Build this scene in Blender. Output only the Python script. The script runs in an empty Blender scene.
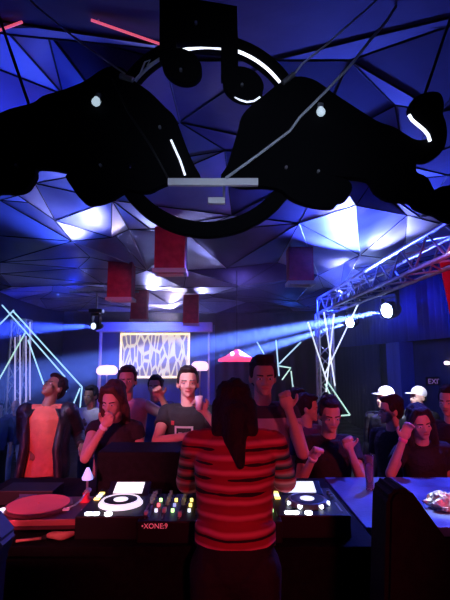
import bpy, bmesh, math, random
from mathutils import Vector, Matrix, Quaternion, noise
from mathutils.geometry import delaunay_2d_cdt
random.seed(7)
SC = bpy.context.scene
COL = SC.collection
R = math.radians
PI = math.pi
V = Vector

# ------------------------------------------------------------ camera
F = 433.0
PITCH = R(7.6)
CAM = V((0, 0, 1.88))
def ray(px, py):
    u = (px-225)/F; v = (300-py)/F
    return V((u, math.cos(PITCH)-v*math.sin(PITCH), math.sin(PITCH)+v*math.cos(PITCH)))
def PY(px, py, Y):
    d = ray(px, py); return CAM + d*(Y/d.y)
def PZ(px, py, z):
    d = ray(px, py); return CAM + d*((z-CAM.z)/d.z)
cd = bpy.data.cameras.new('camera'); cam = bpy.data.objects.new('camera', cd); COL.objects.link(cam)
cam.location = CAM; cam.rotation_euler = (PI/2+PITCH, 0, 0)
cd.sensor_fit = 'VERTICAL'; cd.sensor_height = 36; cd.lens = F/600*36; cd.clip_start = .02
SC.camera = cam

# ------------------------------------------------------------ materials
def mat(name, col, rough=.6, metal=0., emit=None, es=0., spec=None, alpha=None):
    m = bpy.data.materials.new(name); m.use_nodes = True
    b = m.node_tree.nodes['Principled BSDF']
    b.inputs['Base Color'].default_value = (*col, 1)
    b.inputs['Roughness'].default_value = rough
    b.inputs['Metallic'].default_value = metal
    if spec is not None: b.inputs['Specular IOR Level'].default_value = spec
    if emit: b.inputs['Emission Color'].default_value = (*emit, 1); b.inputs['Emission Strength'].default_value = es
    return m
def noisy(name, c1, c2, scale=5, rough=.6, metal=0., bump=.0, bscale=None, detail=4, r2=None, coat=0, stretch=None):
    m = mat(name, c1, rough, metal); nt = m.node_tree; N = nt.nodes; L = nt.links
    b = N['Principled BSDF']
    tc = N.new('ShaderNodeTexCoord'); src = tc.outputs['Object']
    if stretch:
        mp = N.new('ShaderNodeMapping'); mp.inputs['Scale'].default_value = stretch; L.new(src, mp.inputs[0]); src = mp.outputs[0]
    n = N.new('ShaderNodeTexNoise'); n.inputs['Scale'].default_value = scale; n.inputs['Detail'].default_value = detail
    L.new(src, n.inputs['Vector'])
    cr = N.new('ShaderNodeValToRGB'); cr.color_ramp.elements[0].position = .35; cr.color_ramp.elements[1].position = .65
    cr.color_ramp.elements[0].color = (*c1, 1); cr.color_ramp.elements[1].color = (*c2, 1)
    L.new(n.outputs['Fac'], cr.inputs[0]); L.new(cr.outputs[0], b.inputs['Base Color'])
    if r2 is not None:
        mr = N.new('ShaderNodeMapRange'); mr.inputs['From Min'].default_value = .35; mr.inputs['From Max'].default_value = .65
        mr.inputs['To Min'].default_value = rough; mr.inputs['To Max'].default_value = r2
        L.new(n.outputs['Fac'], mr.inputs['Value']); L.new(mr.outputs[0], b.inputs['Roughness'])
    if bump:
        n2 = N.new('ShaderNodeTexNoise'); n2.inputs['Scale'].default_value = bscale or scale*3; n2.inputs['Detail'].default_value = 4
        L.new(src, n2.inputs['Vector'])
        bp = N.new('ShaderNodeBump'); bp.inputs['Strength'].default_value = bump; bp.inputs['Distance'].default_value = .05
        L.new(n2.outputs['Fac'], bp.inputs['Height']); L.new(bp.outputs[0], b.inputs['Normal'])
    return m
def emis(name, col, s, base=(.8, .8, .8)): return mat(name, base, .4, 0, col, s)

M = {}
M['floor'] = noisy('dark_floor', (.02, .018, .022), (.05, .04, .045), 3, .3, 0, .1, 20, r2=.55)
M['black_wall'] = noisy('black_wall', (.02, .02, .024), (.035, .035, .04), 3, .8)
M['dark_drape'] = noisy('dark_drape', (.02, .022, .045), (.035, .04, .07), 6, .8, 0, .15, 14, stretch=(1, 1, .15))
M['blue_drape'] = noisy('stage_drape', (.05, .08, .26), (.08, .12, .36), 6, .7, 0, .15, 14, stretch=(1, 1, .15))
M['black_paint'] = noisy('black_paint', (.012, .012, .014), (.022, .022, .026), 12, .55)
M['black_sign'] = mat('matt_black_board', (.004, .004, .005), .95, spec=.05)
M['black_case'] = noisy('black_laminate', (.005, .005, .006), (.008, .008, .01), 30, .85, 0, .1, 120); M['black_case'].node_tree.nodes['Principled BSDF'].inputs['Specular IOR Level'].default_value = .12
M['black_plastic'] = mat('black_plastic', (.012, .012, .014), .5, spec=.3)
M['grey_metal'] = noisy('grey_metal', (.25, .25, .27), (.4, .4, .42), 20, .35, .8)
M['steel'] = mat('bright_steel', (.75, .75, .78), .3, .9)
M['alu'] = noisy('truss_aluminium', (.55, .55, .58), (.7, .7, .74), 12, .38, .75)
M['white_plastic'] = mat('white_plastic', (.8, .8, .82), .45)
M['cable'] = mat('white_cable', (.55, .6, .65), .4)
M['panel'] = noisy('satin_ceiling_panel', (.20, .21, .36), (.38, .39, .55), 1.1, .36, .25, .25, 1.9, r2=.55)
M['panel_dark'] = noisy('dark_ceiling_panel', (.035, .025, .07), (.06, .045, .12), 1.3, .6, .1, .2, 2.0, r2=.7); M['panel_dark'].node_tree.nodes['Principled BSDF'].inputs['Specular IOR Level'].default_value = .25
M['seam'] = mat('panel_seam_black', (.015, .015, .02), .7)
M['seam_light'] = mat('lit_panel_edge', (.6, .6, .66), .4, .3)  # pale seam rods: the lit look of panel edges is put into their colour
M['red_box'] = noisy('red_lacquer', (.42, .02, .05), (.6, .05, .09), 9, .45, 0, .15, 25)
M['led_white'] = emis('white_led_tube', (.75, .82, 1), 1.6)
M['led_arc'] = emis('ring_led', (.8, .85, 1), 2.2)
M['led_cyan'] = emis('cyan_led_tube', (.42, .78, 1), 1.5)
M['led_green'] = emis('greenish_led_tube', (.55, .95, .8), 1.3)
M['led_violet'] = emis('violet_led_tube', (.6, .5, 1), .9)
M['lens'] = emis('lamp_lens', (.45, .6, 1), 60)
M['lamp_pink'] = emis('pinkish_lamp', (1, .55, .8), 2.2)
M['shade_red'] = emis('red_lamp_shade', (1, .08, .22), 1.4, (.7, .1, .2))
M['bulb'] = emis('bulb', (1, .7, .8), 8)
M['red_cloth'] = noisy('red_banner_cloth', (.5, .02, .05), (.65, .04, .08), 4, .8, 0, .1)
M['skin_a'] = noisy('skin_light', (.58, .36, .27), (.64, .42, .32), 9, .5)
M['skin_b'] = noisy('skin_tan', (.42, .24, .16), (.48, .29, .2), 9, .5)
M['skin_c'] = noisy('skin_brown', (.3, .165, .11), (.34, .2, .13), 9, .5)
M['hair'] = noisy('black_hair', (.008, .006, .006), (.022, .015, .013), 40, .8, 0, .5, 90, stretch=(1, 1, .2))
M['hair_b'] = noisy('brown_hair', (.035, .016, .010), (.075, .035, .02), 40, .8, 0, .5, 90, stretch=(1, 1, .2))
M['eye'] = mat('eye_white', (.7, .68, .66), .3)
M['pupil'] = mat('dark_iris', (.01, .008, .006), .3)
M['lips'] = mat('lips', (.4, .13, .12), .5)
def cloth(name, c, v=1.35): return noisy(name, c, tuple(min(1, x*v) for x in c), 8, .85, 0, .25, 30)
M['tee_black'] = cloth('black_cotton', (.012, .011, .013))
M['denim_dark'] = cloth('dark_denim', (.015, .018, .03))
M['tee_orange'] = cloth('orange_cotton', (.75, .2, .12))
M['jacket'] = noisy('black_jacket', (.012, .012, .016), (.03, .03, .04), 10, .4, 0, .4, 14)
M['white_cloth'] = cloth('white_cotton', (.6, .6, .64), 1.2)
M['tee_grey'] = cloth('grey_cotton', (.2, .18, .21))
M['tank_pale'] = cloth('pale_pink_cotton', (.55, .35, .36))
M['denim_blue'] = cloth('washed_denim', (.3, .4, .6))
M['navy'] = cloth('navy_cotton', (.04, .06, .16))
M['shorts_red'] = cloth('dark_red_cotton', (.3, .03, .05))
M['shirt_purple'] = cloth('dark_purple_cotton', (.07, .03, .09))
M['cap_white'] = cloth('white_cap_cotton', (.85, .85, .9), 1.1)
M['shoe'] = mat('dark_shoe', (.03, .03, .03), .5)
M['band_pink'] = mat('pink_wristband', (.9, .25, .5), .5)
M['band_white'] = mat('white_wristband', (.9, .9, .95), .5)
M['red_plastic'] = mat('red_plastic', (.7, .05, .08), .4)
M['brush_wood'] = noisy('pale_brush', (.85, .42, .3), (.6, .25, .2), 14, .6)
M['mat_red'] = noisy('pink_red_record', (.75, .2, .2), (.85, .27, .26), 3, .5)
M['foil'] = noisy('crumpled_foil', (.8, .82, .86), (.6, .62, .7), 30, .3, .4, .4, 40)
M['paper_yellow'] = mat('glowing_yellow_paper', (.7, .75, .25), .6, emit=(.8, .8, .2), es=.12)  # paper with a faint glow put into its material

def sweater_mat():
    m = mat('striped_knit', (.5, .02, .05), .85); nt = m.node_tree; N = nt.nodes; L = nt.links; b = N['Principled BSDF']
    tc = N.new('ShaderNodeTexCoord'); sp = N.new('ShaderNodeSeparateXYZ'); L.new(tc.outputs['Object'], sp.inputs[0])
    ns = N.new('ShaderNodeTexNoise'); ns.inputs['Scale'].default_value = 6; L.new(tc.outputs['Object'], ns.inputs['Vector'])
    def math_(op, a, b_=None, c=None):
        n = N.new('ShaderNodeMath'); n.operation = op
        for i, x in enumerate((a, b_, c)):
            if x is None: continue
            if isinstance(x, (int, float)): n.inputs[i].default_value = x
            else: L.new(x, n.inputs[i])
        return n.outputs[0]
    z = math_('ADD', sp.outputs['Z'], math_('MULTIPLY', ns.outputs['Fac'], .018))
    s1 = math_('SINE', math_('MULTIPLY', z, 2*PI/.050))              # pale stripes
    cr = N.new('ShaderNodeValToRGB'); e = cr.color_ramp.elements
    e[0].position = .55; e[0].color = (.42, .022, .05, 1); e[1].position = .98; e[1].color = (.85, .22, .27, 1)
    L.new(math_('MULTIPLY_ADD', s1, .5, .5), cr.inputs[0])
    # black figured rows: narrow stripes broken up along the row, and two plain dark rows above the hem
    s2 = math_('SINE', math_('MULTIPLY_ADD', z, 2*PI/.050, 2.9))
    mp = N.new('ShaderNodeMapping'); mp.inputs['Scale'].default_value = (7, 3, 5); L.new(tc.outputs['Object'], mp.inputs[0])
    n2 = N.new('ShaderNodeTexNoise'); n2.inputs['Scale'].default_value = 1; n2.inputs['Detail'].default_value = 3; L.new(mp.outputs[0], n2.inputs['Vector'])
    rowa = math_('GREATER_THAN', math_('ADD', s2, math_('MULTIPLY', n2.outputs['Fac'], 2.2)), 1.95)
    zone = math_('COMPARE', sp.outputs['Z'], 1.20, .085)
    hem = math_('COMPARE', z, .955, .007); hem2 = math_('COMPARE', z, .995, .004)
    rowm = math_('MAXIMUM', math_('MULTIPLY', rowa, zone), math_('MAXIMUM', hem, hem2))
    mx = N.new('ShaderNodeMix'); mx.data_type = 'RGBA'; L.new(rowm, mx.inputs[0]); L.new(cr.outputs[0], mx.inputs[6]); mx.inputs[7].default_value = (.02, .008, .015, 1)
    L.new(mx.outputs[2], b.inputs['Base Color'])
    bp = N.new('ShaderNodeBump'); bp.inputs['Strength'].default_value = .5; bp.inputs['Distance'].default_value = .01
    L.new(s1, bp.inputs['Height']); L.new(bp.outputs[0], b.inputs['Normal'])
    return m
M['sweater'] = sweater_mat()
def banded_mat():
    m = cloth('grey_cotton_banded', (.26, .22, .27)); nt = m.node_tree; N = nt.nodes; L = nt.links; b = N['Principled BSDF']
    tc = N.new('ShaderNodeTexCoord'); sp_ = N.new('ShaderNodeSeparateXYZ'); L.new(tc.outputs['Object'], sp_.inputs[0])
    z1 = PY(263, 403, 2.93).z; z0 = PY(263, 419, 2.93).z
    a = N.new('ShaderNodeMath'); a.operation = 'COMPARE'; L.new(sp_.outputs['Z'], a.inputs[0]); a.inputs[1].default_value = (z0+z1)/2; a.inputs[2].default_value = (z1-z0)/2
    mx = N.new('ShaderNodeMix'); mx.data_type = 'RGBA'; L.new(a.outputs[0], mx.inputs[0])
    old = b.inputs['Base Color'].links[0].from_socket; L.new(old, mx.inputs[6]); mx.inputs[7].default_value = (.02, .015, .02, 1); L.new(mx.outputs[2], b.inputs['Base Color'])
    return m
M['tee_grey'] = banded_mat()
def screen_mat():
    m = mat('projected_pattern', (.05, .05, .05), .5); nt = m.node_tree; N = nt.nodes; L = nt.links; b = N['Principled BSDF']
    tc = N.new('ShaderNodeTexCoord')
    mp = N.new('ShaderNodeMapping'); mp.inputs['Scale'].default_value = (4.8, 1, 1.5); mp.inputs['Rotation'].default_value = (0, .3, 0); L.new(tc.outputs['Object'], mp.inputs[0])
    vo = N.new('ShaderNodeTexVoronoi'); vo.feature = 'DISTANCE_TO_EDGE'; vo.inputs['Scale'].default_value = 1.25; L.new(mp.outputs[0], vo.inputs['Vector'])
    cr = N.new('ShaderNodeValToRGB'); e = cr.color_ramp.elements
    e[0].position = .05; e[0].color = (1, .84, .62, 1); e[1].position = .15; e[1].color = (.26, .21, .33, 1)
    L.new(vo.outputs['Distance'], cr.inputs[0]); L.new(cr.outputs[0], b.inputs['Emission Color']); b.inputs['Emission Strength'].default_value = 1.2
    return m
M['screen'] = screen_mat()
def drape_top():
    m = noisy('scuffed_blue_top', (.06, .10, .26), (.14, .2, .42), 7, .35, .2, .08, 60, r2=.5)
    return m
M['bar_top'] = drape_top()

# ------------------------------------------------------------ mesh helpers
def obj(name, bm, m, parent=None, smooth=False):
    me = bpy.data.meshes.new(name); bm.to_mesh(me); bm.free()
    o = bpy.data.objects.new(name, me); COL.objects.link(o)
    ms = m if isinstance(m, (list, tuple)) else [m]
    for x in ms: me.materials.append(M[x] if isinstance(x, str) else x)
    if smooth:
        for p in me.polygons: p.use_smooth = True
    if parent: o.parent = parent
    return o
def tag(o, label, cat, group=None, kind=None):
    o['label'] = label; o['category'] = cat
    if group: o['group'] = group
    if kind: o['kind'] = kind
    return o
def thing(name, label, cat, loc=(0, 0, 0), rz=0, group=None):
    o = bpy.data.objects.new(name, None); COL.objects.link(o); o.location = loc; o.rotation_euler = (0, 0, rz)
    o.empty_display_size = .1
    return tag(o, label, cat, group)
def struct(name, bm, m):
    o = obj(name, bm, m); o['kind'] = 'structure'; return o
def box(bm, x0, x1, y0, y1, z0, z1, bev=0, mt=None):
    r = bmesh.ops.create_cube(bm, size=1)
    mtx = mt or Matrix()
    for v in r['verts']:
        v.co = V(((x0+x1)/2+v.co.x*(x1-x0), (y0+y1)/2+v.co.y*(y1-y0), (z0+z1)/2+v.co.z*(z1-z0)))
    if bev:
        es = list({e for v in r['verts'] for e in v.link_edges})
        rr = bmesh.ops.bevel(bm, geom=es, offset=bev, segments=2, affect='EDGES', profile=.6)
        vs = {v for f in rr['faces'] for v in f.verts}
        if mt:
            for v in vs: v.co = mt @ v.co
        return
    if mt:
        for v in r['verts']: v.co = mt @ v.co
def B(*a, **k): bm = bmesh.new(); box(bm, *a, **k); return bm
def frame_to(d):
    d = V(d).normalized(); return d.to_track_quat('Z', 'Y').to_matrix().to_4x4()
def cyl(bm, p0, p1, r0, r1=None, seg=12, cap=True):
    p0 = V(p0); p1 = V(p1); r1 = r0 if r1 is None else r1
    L_ = (p1-p0).length
    if L_ < 1e-6: return
    mt = Matrix.Translation((p0+p1)/2) @ frame_to(p1-p0)
    bmesh.ops.create_cone(bm, cap_ends=cap, segments=seg, radius1=r0, radius2=r1, depth=L_, matrix=mt)
def C_(p0, p1, r0, r1=None, seg=12): bm = bmesh.new(); cyl(bm, p0, p1, r0, r1, seg); return bm
def sph(bm, c, r, seg=2, rot=None):
    r = (r, r, r) if isinstance(r, (int, float)) else r
    mt = Matrix.Translation(V(c)) @ (rot.to_4x4() if rot else Matrix()) @ Matrix.Diagonal((*r, 1))
    bmesh.ops.create_icosphere(bm, subdivisions=seg, radius=1, matrix=mt)
def tube(bm, pts, r, seg=8):
    """a round rod following a polyline, one continuous skin"""
    pts = [V(p) for p in pts]; rings = []
    prev = None
    for i, p in enumerate(pts):
        d = (pts[min(i+1, len(pts)-1)]-pts[max(i-1, 0)]).normalized()
        if prev is None:
            a = d.orthogonal().normalized()
        else:
            a = (prev-d*prev.dot(d)).normalized()
        prev = a; b = d.cross(a)
        rings.append([bm.verts.new(p+(a*math.cos(t*2*PI/seg)+b*math.sin(t*2*PI/seg))*r) for t in range(seg)])
    for i in range(len(rings)-1):
        for t in range(seg):
            bm.faces.new((rings[i][t], rings[i][(t+1) % seg], rings[i+1][(t+1) % seg], rings[i+1][t]))
    bm.faces.new(rings[0][::-1]); bm.faces.new(rings[-1])
def T_(pts, r, seg=8): bm = bmesh.new(); tube(bm, pts, r, seg); return bm
def lathe(bm, prof, c=(0, 0, 0), seg=32):
    c = V(c); rings = []
    for (r, z) in prof:
        if r < 1e-5: rings.append([bm.verts.new(c+V((0, 0, z)))])
        else: rings.append([bm.verts.new(c+V((r*math.cos(2*PI*t/seg), r*math.sin(2*PI*t/seg), z))) for t in range(seg)])
    for a, b in zip(rings[:-1], rings[1:]):
        for t in range(seg):
            q = [a[t % len(a)], a[(t+1) % len(a)], b[(t+1) % len(b)], b[t % len(b)]]
            u = []
            for v in q:
                if v not in u: u.append(v)
            if len(u) > 2: bm.faces.new(u)
def L_(prof, c=(0, 0, 0), seg=32): bm = bmesh.new(); lathe(bm, prof, c, seg); return bm
def board(name, loops, Y, th, m, parent, bev=.004):
    """a cut-out board: pixel outlines carried to the board's own plane, with real thickness"""
    cu = bpy.data.curves.new(name, 'CURVE'); cu.dimensions = '2D'; cu.fill_mode = 'BOTH'; cu.extrude = th/2; cu.bevel_depth = bev; cu.resolution_u = 3
    for lp in loops:
        s = cu.splines.new('POLY'); s.points.add(len(lp)-1); s.use_cyclic_u = True
        for i, q in enumerate(lp): s.points[i].co = (q[0], q[1], 0, 1)
    tmp = bpy.data.objects.new('tmp', cu); COL.objects.link(tmp)
    dg = bpy.context.evaluated_depsgraph_get()
    me = bpy.data.meshes.new_from_object(tmp.evaluated_get(dg))
    bpy.data.objects.remove(tmp); bpy.data.curves.remove(cu)
    me.transform(Matrix.Translation((0, Y, 0)) @ Matrix.Rotation(PI/2, 4, 'X'))
    me.materials.clear(); me.materials.append(M[m])
    o = bpy.data.objects.new(name, me); COL.objects.link(o); o.parent = parent
    return o
def smooth_loop(pts, n=3):
    """Catmull-Rom through traced points"""
    out = []; N = len(pts)
    for i in range(N):
        p0, p1, p2, p3 = (V(pts[(i+k-1) % N]) for k in range(4))
        for k in range(n):
            t = k/n
            out.append(.5*((2*p1)+(p2-p0)*t+(2*p0-5*p1+4*p2-p3)*t*t+(3*p1-p0-3*p2+p3)*t**3))
    return out
def text(name, s, size, m, parent, mtx, th=.0015, align='LEFT'):
    cu = bpy.data.curves.new(name, 'FONT'); cu.body = s; cu.size = size; cu.extrude = th; cu.align_x = align
    tmp = bpy.data.objects.new('tmp', cu); COL.objects.link(tmp)
    dg = bpy.context.evaluated_depsgraph_get(); me = bpy.data.meshes.new_from_object(tmp.evaluated_get(dg))
    bpy.data.objects.remove(tmp); bpy.data.curves.remove(cu)
    me.transform(mtx); me.materials.clear(); me.materials.append(M[m])
    o = bpy.data.objects.new(name, me); COL.objects.link(o); o.parent = parent; return o

# ------------------------------------------------------------ room shell
XL, XR, YB, YF, ZC = -5.6, 3.7, -1.6, 15.0, 3.9
struct('floor', B(XL-.1, XR+.1, YB-.1, YF+.1, -.1, 0), 'floor')
struct('wall_left', B(XL-.15, XL, YB, YF, 0, ZC), 'black_wall')
struct('wall_back', B(XL, XR, YF, YF+.15, 0, ZC), 'black_wall')
struct('trim_2', B(-4.2, -.35, 14.9, 14.98, .3, 3.0), 'blue_drape')
struct('wall_near', B(XL, XR, YB-.15, YB, 0, ZC), 'black_wall')
struct('wall_right', B(XR, XR+.15, YB, YF, 0, ZC), 'black_wall')
struct('trim_1', B(XL+.2, XR-.2, YB, 1.83, 3.40, 3.62), 'black_wall')       # deep soffit over the booth
st = struct('floor_stage', B(-3.2, 2.8, YB, 2.80, 0, .25), 'black_case')

# faceted ceiling
TR = [ # traced corner: pixel x, pixel y, height
 (47, 30, 3.55), (63, 94, 3.6), (100, 100, 3.42), (10, 34, 3.5), (165, 60, 3.5), (180, 122, 3.62),
 (18, 195, 3.5), (72, 241, 3.42), (40, 203, 3.6), (112, 232, 3.55), (112, 200, 3.45), (129, 229, 3.6), (150, 229, 3.5),
 (147, 270, 3.45), (0, 200, 3.55), (0, 262, 3.4), (78, 268, 3.5), (104, 284, 3.45), (35, 183, 3.6), (88, 173, 3.5), (37, 150, 3.5),
 (186, 233, 3.6), (187, 270, 3.5), (226, 268, 3.42), (232, 215, 3.5), (275, 303, 3.5), (255, 288, 3.55),
 (299, 223, 3.45), (356, 205, 3.42), (407, 215, 3.58), (404, 261, 3.5), (360, 255, 3.40), (318, 275, 3.5),
 (371, 183, 3.6), (330, 165, 3.55), (420, 217, 3.5), (448, 175, 3.55), (405, 165, 3.45), (296, 301, 3.45), (340, 290, 3.55), (372, 276, 3.5),
 (310, 150, 3.45), (395, 105, 3.55), (440, 112, 3.4), (350, 60, 3.5), (270, 60, 3.45), (225, 150, 3.6)]
ED = [(0, 1), (0, 2), (1, 2), (0, 4), (4, 5), (6, 7), (7, 9), (8, 9), (7, 11), (11, 13), (7, 13), (11, 10), (11, 12), (14, 7), (15, 16), (16, 17),
      (18, 19), (18, 20), (21, 23), (21, 22), (22, 23), (27, 28), (28, 29), (29, 30), (30, 31), (31, 32), (32, 27), (28, 31), (28, 33), (33, 29), (29, 35), (32, 38), (31, 39), (29, 31), (33, 36), (27, 34), (33, 34)]
vs = []; zz = []
for a, b, z in TR:
    z = 3.5+(z-3.5)*1.5
    p = PZ(a, b, z); vs.append(V((p.x, p.y))); zz.append(z)
nT = len(vs)
yy = 1.7; row = 0
while yy < 15.4:
    stp = 1.0+.12*(yy-1.7) if yy < 6 else 1.25
    if row == 1: stp = 1.9
    xx = XL-.1+(row % 2)*.5
    while xx < XR+.6:
        q = V((min(max(xx+random.uniform(-.25, .25), XL-.05), XR+.05), yy+random.uniform(-.2, .2)))
        if row == 0: q.y = 1.6
        if not (1.7 < q.y < 3.1 and abs(q.x) < 2.6) and all((q-w).length > .42*stp+.2 for w in vs): vs.append(q); zz.append(3.5+random.uniform(-.17, .17))
        xx += stp
    yy += stp*.9; row += 1
for q in ((XL-.05, 1.6), (XR+.05, 1.6), (XL-.05, 15.1), (XR+.05, 15.1)): vs.append(V(q)); zz.append(3.5)
dv, de, df, ov, oe, of = delaunay_2d_cdt(vs, ED, [], 0, 1e-5)
zmap = [zz[o[0]] if o else 3.5 for o in ov]
bm = bmesh.new(); box(bm, XL, XR, YB, YF, 3.86, 4.0)
ceil = obj('ceiling', bm, 'black_wall'); ceil['kind'] = 'structure'
bmA = bmesh.new(); bmB = bmesh.new(); seamE = set()
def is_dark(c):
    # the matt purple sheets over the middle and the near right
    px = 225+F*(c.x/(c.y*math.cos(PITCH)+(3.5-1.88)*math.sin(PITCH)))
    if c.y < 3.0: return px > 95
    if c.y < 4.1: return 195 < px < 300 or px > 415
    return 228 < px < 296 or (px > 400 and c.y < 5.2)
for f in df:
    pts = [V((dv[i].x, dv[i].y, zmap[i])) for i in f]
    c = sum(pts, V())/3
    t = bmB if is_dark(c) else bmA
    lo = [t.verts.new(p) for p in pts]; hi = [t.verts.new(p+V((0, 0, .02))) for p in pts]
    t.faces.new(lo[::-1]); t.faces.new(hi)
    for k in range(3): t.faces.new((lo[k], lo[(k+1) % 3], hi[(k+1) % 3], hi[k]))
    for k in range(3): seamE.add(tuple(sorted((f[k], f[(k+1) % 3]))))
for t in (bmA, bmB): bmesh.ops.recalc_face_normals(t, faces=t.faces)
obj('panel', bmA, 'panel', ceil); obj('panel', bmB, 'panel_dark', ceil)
lightE = {(7, 13), (11, 13), (21, 23), (27, 28), (32, 27), (28, 31), (32, 38), (31, 39)}
b1 = bmesh.new(); b2 = bmesh.new()
inv = {}
for i, o in enumerate(ov):
    for j in o: inv[j] = i
lightM = {tuple(sorted((inv[a], inv[b]))) for a, b in lightE}
for a, b in seamE:
    p, q = (V((dv[i].x, dv[i].y, zmap[i]-.004)) for i in (a, b))
    if (a, b) in lightM: cyl(b2, p, q, .007, seg=6)
    else: cyl(b1, p, q, .006, seg=6)
obj('seam', b1, 'seam', ceil); obj('seam', b2, 'seam_light', ceil)

# right wall: hung drape valance above a dark opening, a pilaster
def drape(x0, y0, x1, y1, z0, z1, amp=.04, wl=.22):
    bm = bmesh.new(); a = V((x0, y0)); b = V((x1, y1)); L0 = (b-a).length; d = (b-a)/L0; n = V((-d.y, d.x)); K = int(L0/wl*8)
    rows = []
    for s in (0, .012):
        top = []; bot = []
        for i in range(K+1):
            t = L0*i/K; o = a+d*t+n*(amp*math.sin(2*PI*t/wl+.6*math.sin(t*3))+s)
            top.append(bm.verts.new((o.x, o.y, z1))); bot.append(bm.verts.new((o.x, o.y, z0)))
        rows.append((top, bot))
    for (top, bot) in rows:
        for i in range(K): bm.faces.new((top[i], top[i+1], bot[i+1], bot[i]))
    for j in (0, 1):
        for i in range(K): bm.faces.new((rows[0][j][i], rows[1][j][i], rows[1][j][i+1], rows[0][j][i+1]))
    for i in (0, K): bm.faces.new((rows[0][0][i], rows[0][1][i], rows[1][1][i], rows[1][0][i]))
    bmesh.ops.recalc_face_normals(bm, faces=bm.faces)
    return bm
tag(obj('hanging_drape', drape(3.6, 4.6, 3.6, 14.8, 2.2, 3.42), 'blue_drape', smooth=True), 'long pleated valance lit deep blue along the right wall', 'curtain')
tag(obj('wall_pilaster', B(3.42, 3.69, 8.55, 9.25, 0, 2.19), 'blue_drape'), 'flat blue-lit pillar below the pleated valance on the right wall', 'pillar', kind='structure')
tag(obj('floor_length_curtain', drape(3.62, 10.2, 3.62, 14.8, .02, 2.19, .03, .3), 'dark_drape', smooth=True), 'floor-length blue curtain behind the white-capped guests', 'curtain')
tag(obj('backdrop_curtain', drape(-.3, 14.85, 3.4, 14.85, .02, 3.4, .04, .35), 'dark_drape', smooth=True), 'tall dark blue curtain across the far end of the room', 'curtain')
# banner at the right
p = [PY(440, 262, 4.6), PY(478, 262, 4.6), PY(478, 330, 4.6), PY(454, 330, 4.6)]
bm = bmesh.new(); a = [bm.verts.new(q) for q in p]; b = [bm.verts.new(q+V((0, .02, 0))) for q in p]
bm.faces.new(a); bm.faces.new(b[::-1])
for k in range(4): bm.faces.new((a[k], b[k], b[(k+1) % 4], a[(k+1) % 4]))
tag(obj('hanging_banner', bm, 'red_cloth'), 'dark red cloth banner hanging under the aluminium truss', 'banner')
# illegible exit board
t = thing('exit_sign', 'small dim purple exit sign on the dark right wall', 'sign', PY(435, 381, 7.6))
obj('sign_body', B(-.16, .16, 0, .03, -.07, .07), 'black_plastic', t)
M['exit'] = emis('exit_letters', (.55, .25, .75), .35)
text('lettering', 'EXIT', .12, 'exit', t, Matrix.Translation((0, -.002, -.045)) @ Matrix.Rotation(PI/2, 4, 'X'), .001, 'CENTER')
cyl_ = C_((.1, .03, .0), (.1, .03, .9), .006); obj('mounting_rod', cyl_, 'steel', t)
# ------------------------------------------------------------ trusses
def truss(name, label, A, Bp, w, up, group=None):
    A = V(A); Bp = V(Bp); d = (Bp-A); Ln = d.length; d.normalize(); u = V(up).normalized(); s = d.cross(u).normalized()
    t = thing(name, label, 'truss', A, 0, group)
    O = [(-w/2, -w/2), (w/2, -w/2), (w/2, w/2), (-w/2, w/2)]
    for (a, b) in O:
        o = s*a+u*b; obj('chord', C_(o, o+d*Ln, .024, seg=10), 'alu', t)
    n = max(2, round(Ln/w*.95)); st_ = Ln/n
    for k in range(4):
        bm = bmesh.new(); o0 = s*O[k][0]+u*O[k][1]; o1 = s*O[(k+1) % 4][0]+u*O[(k+1) % 4][1]
        for i in range(n):
            a, b = (o0, o1) if i % 2 == 0 else (o1, o0)
            cyl(bm, a+d*st_*i, b+d*st_*(i+1), .011, seg=6)
        for i in (0, n): cyl(bm, o0+d*st_*i, o1+d*st_*i, .014, seg=6)
        obj('lacing', bm, 'alu', t)
    return t
truss('truss_tower', 'upright aluminium truss tower among the neon tubes on the left', PY(22, 330, 8.5)*V((1, 1, 0)) if False else V((-4.0, 8.5, 0)), (-4.0, 8.5, 2.62), .27, (0, 1, 0), 'truss towers')
truss('truss_tower', 'upright aluminium truss tower below the long overhead truss', (1.95, 8.5, 0), (1.95, 8.5, 2.74), .27, (0, 1, 0), 'truss towers')
truss('overhead_truss', 'long box truss running overhead on the right', (2.03, 8.75, 2.92), (2.13, 2.2, 2.92), .29, (0, 0, 1))
bm = bmesh.new(); t = thing('tower_foot', 'steel plate under the left truss tower', 'base plate', (-4.0, 8.5, 0)); obj('plate', B(-.3, .3, -.3, .3, 0, .012), 'grey_metal', t)
t = thing('tower_foot', 'steel plate under the truss tower on the right', 'base plate', (1.95, 8.5, 0)); obj('plate', B(-.3, .3, -.3, .3, 0, .012), 'grey_metal', t)
for o in bpy.data.objects:
    if o.name.startswith('tower_foot'): pass

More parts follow.
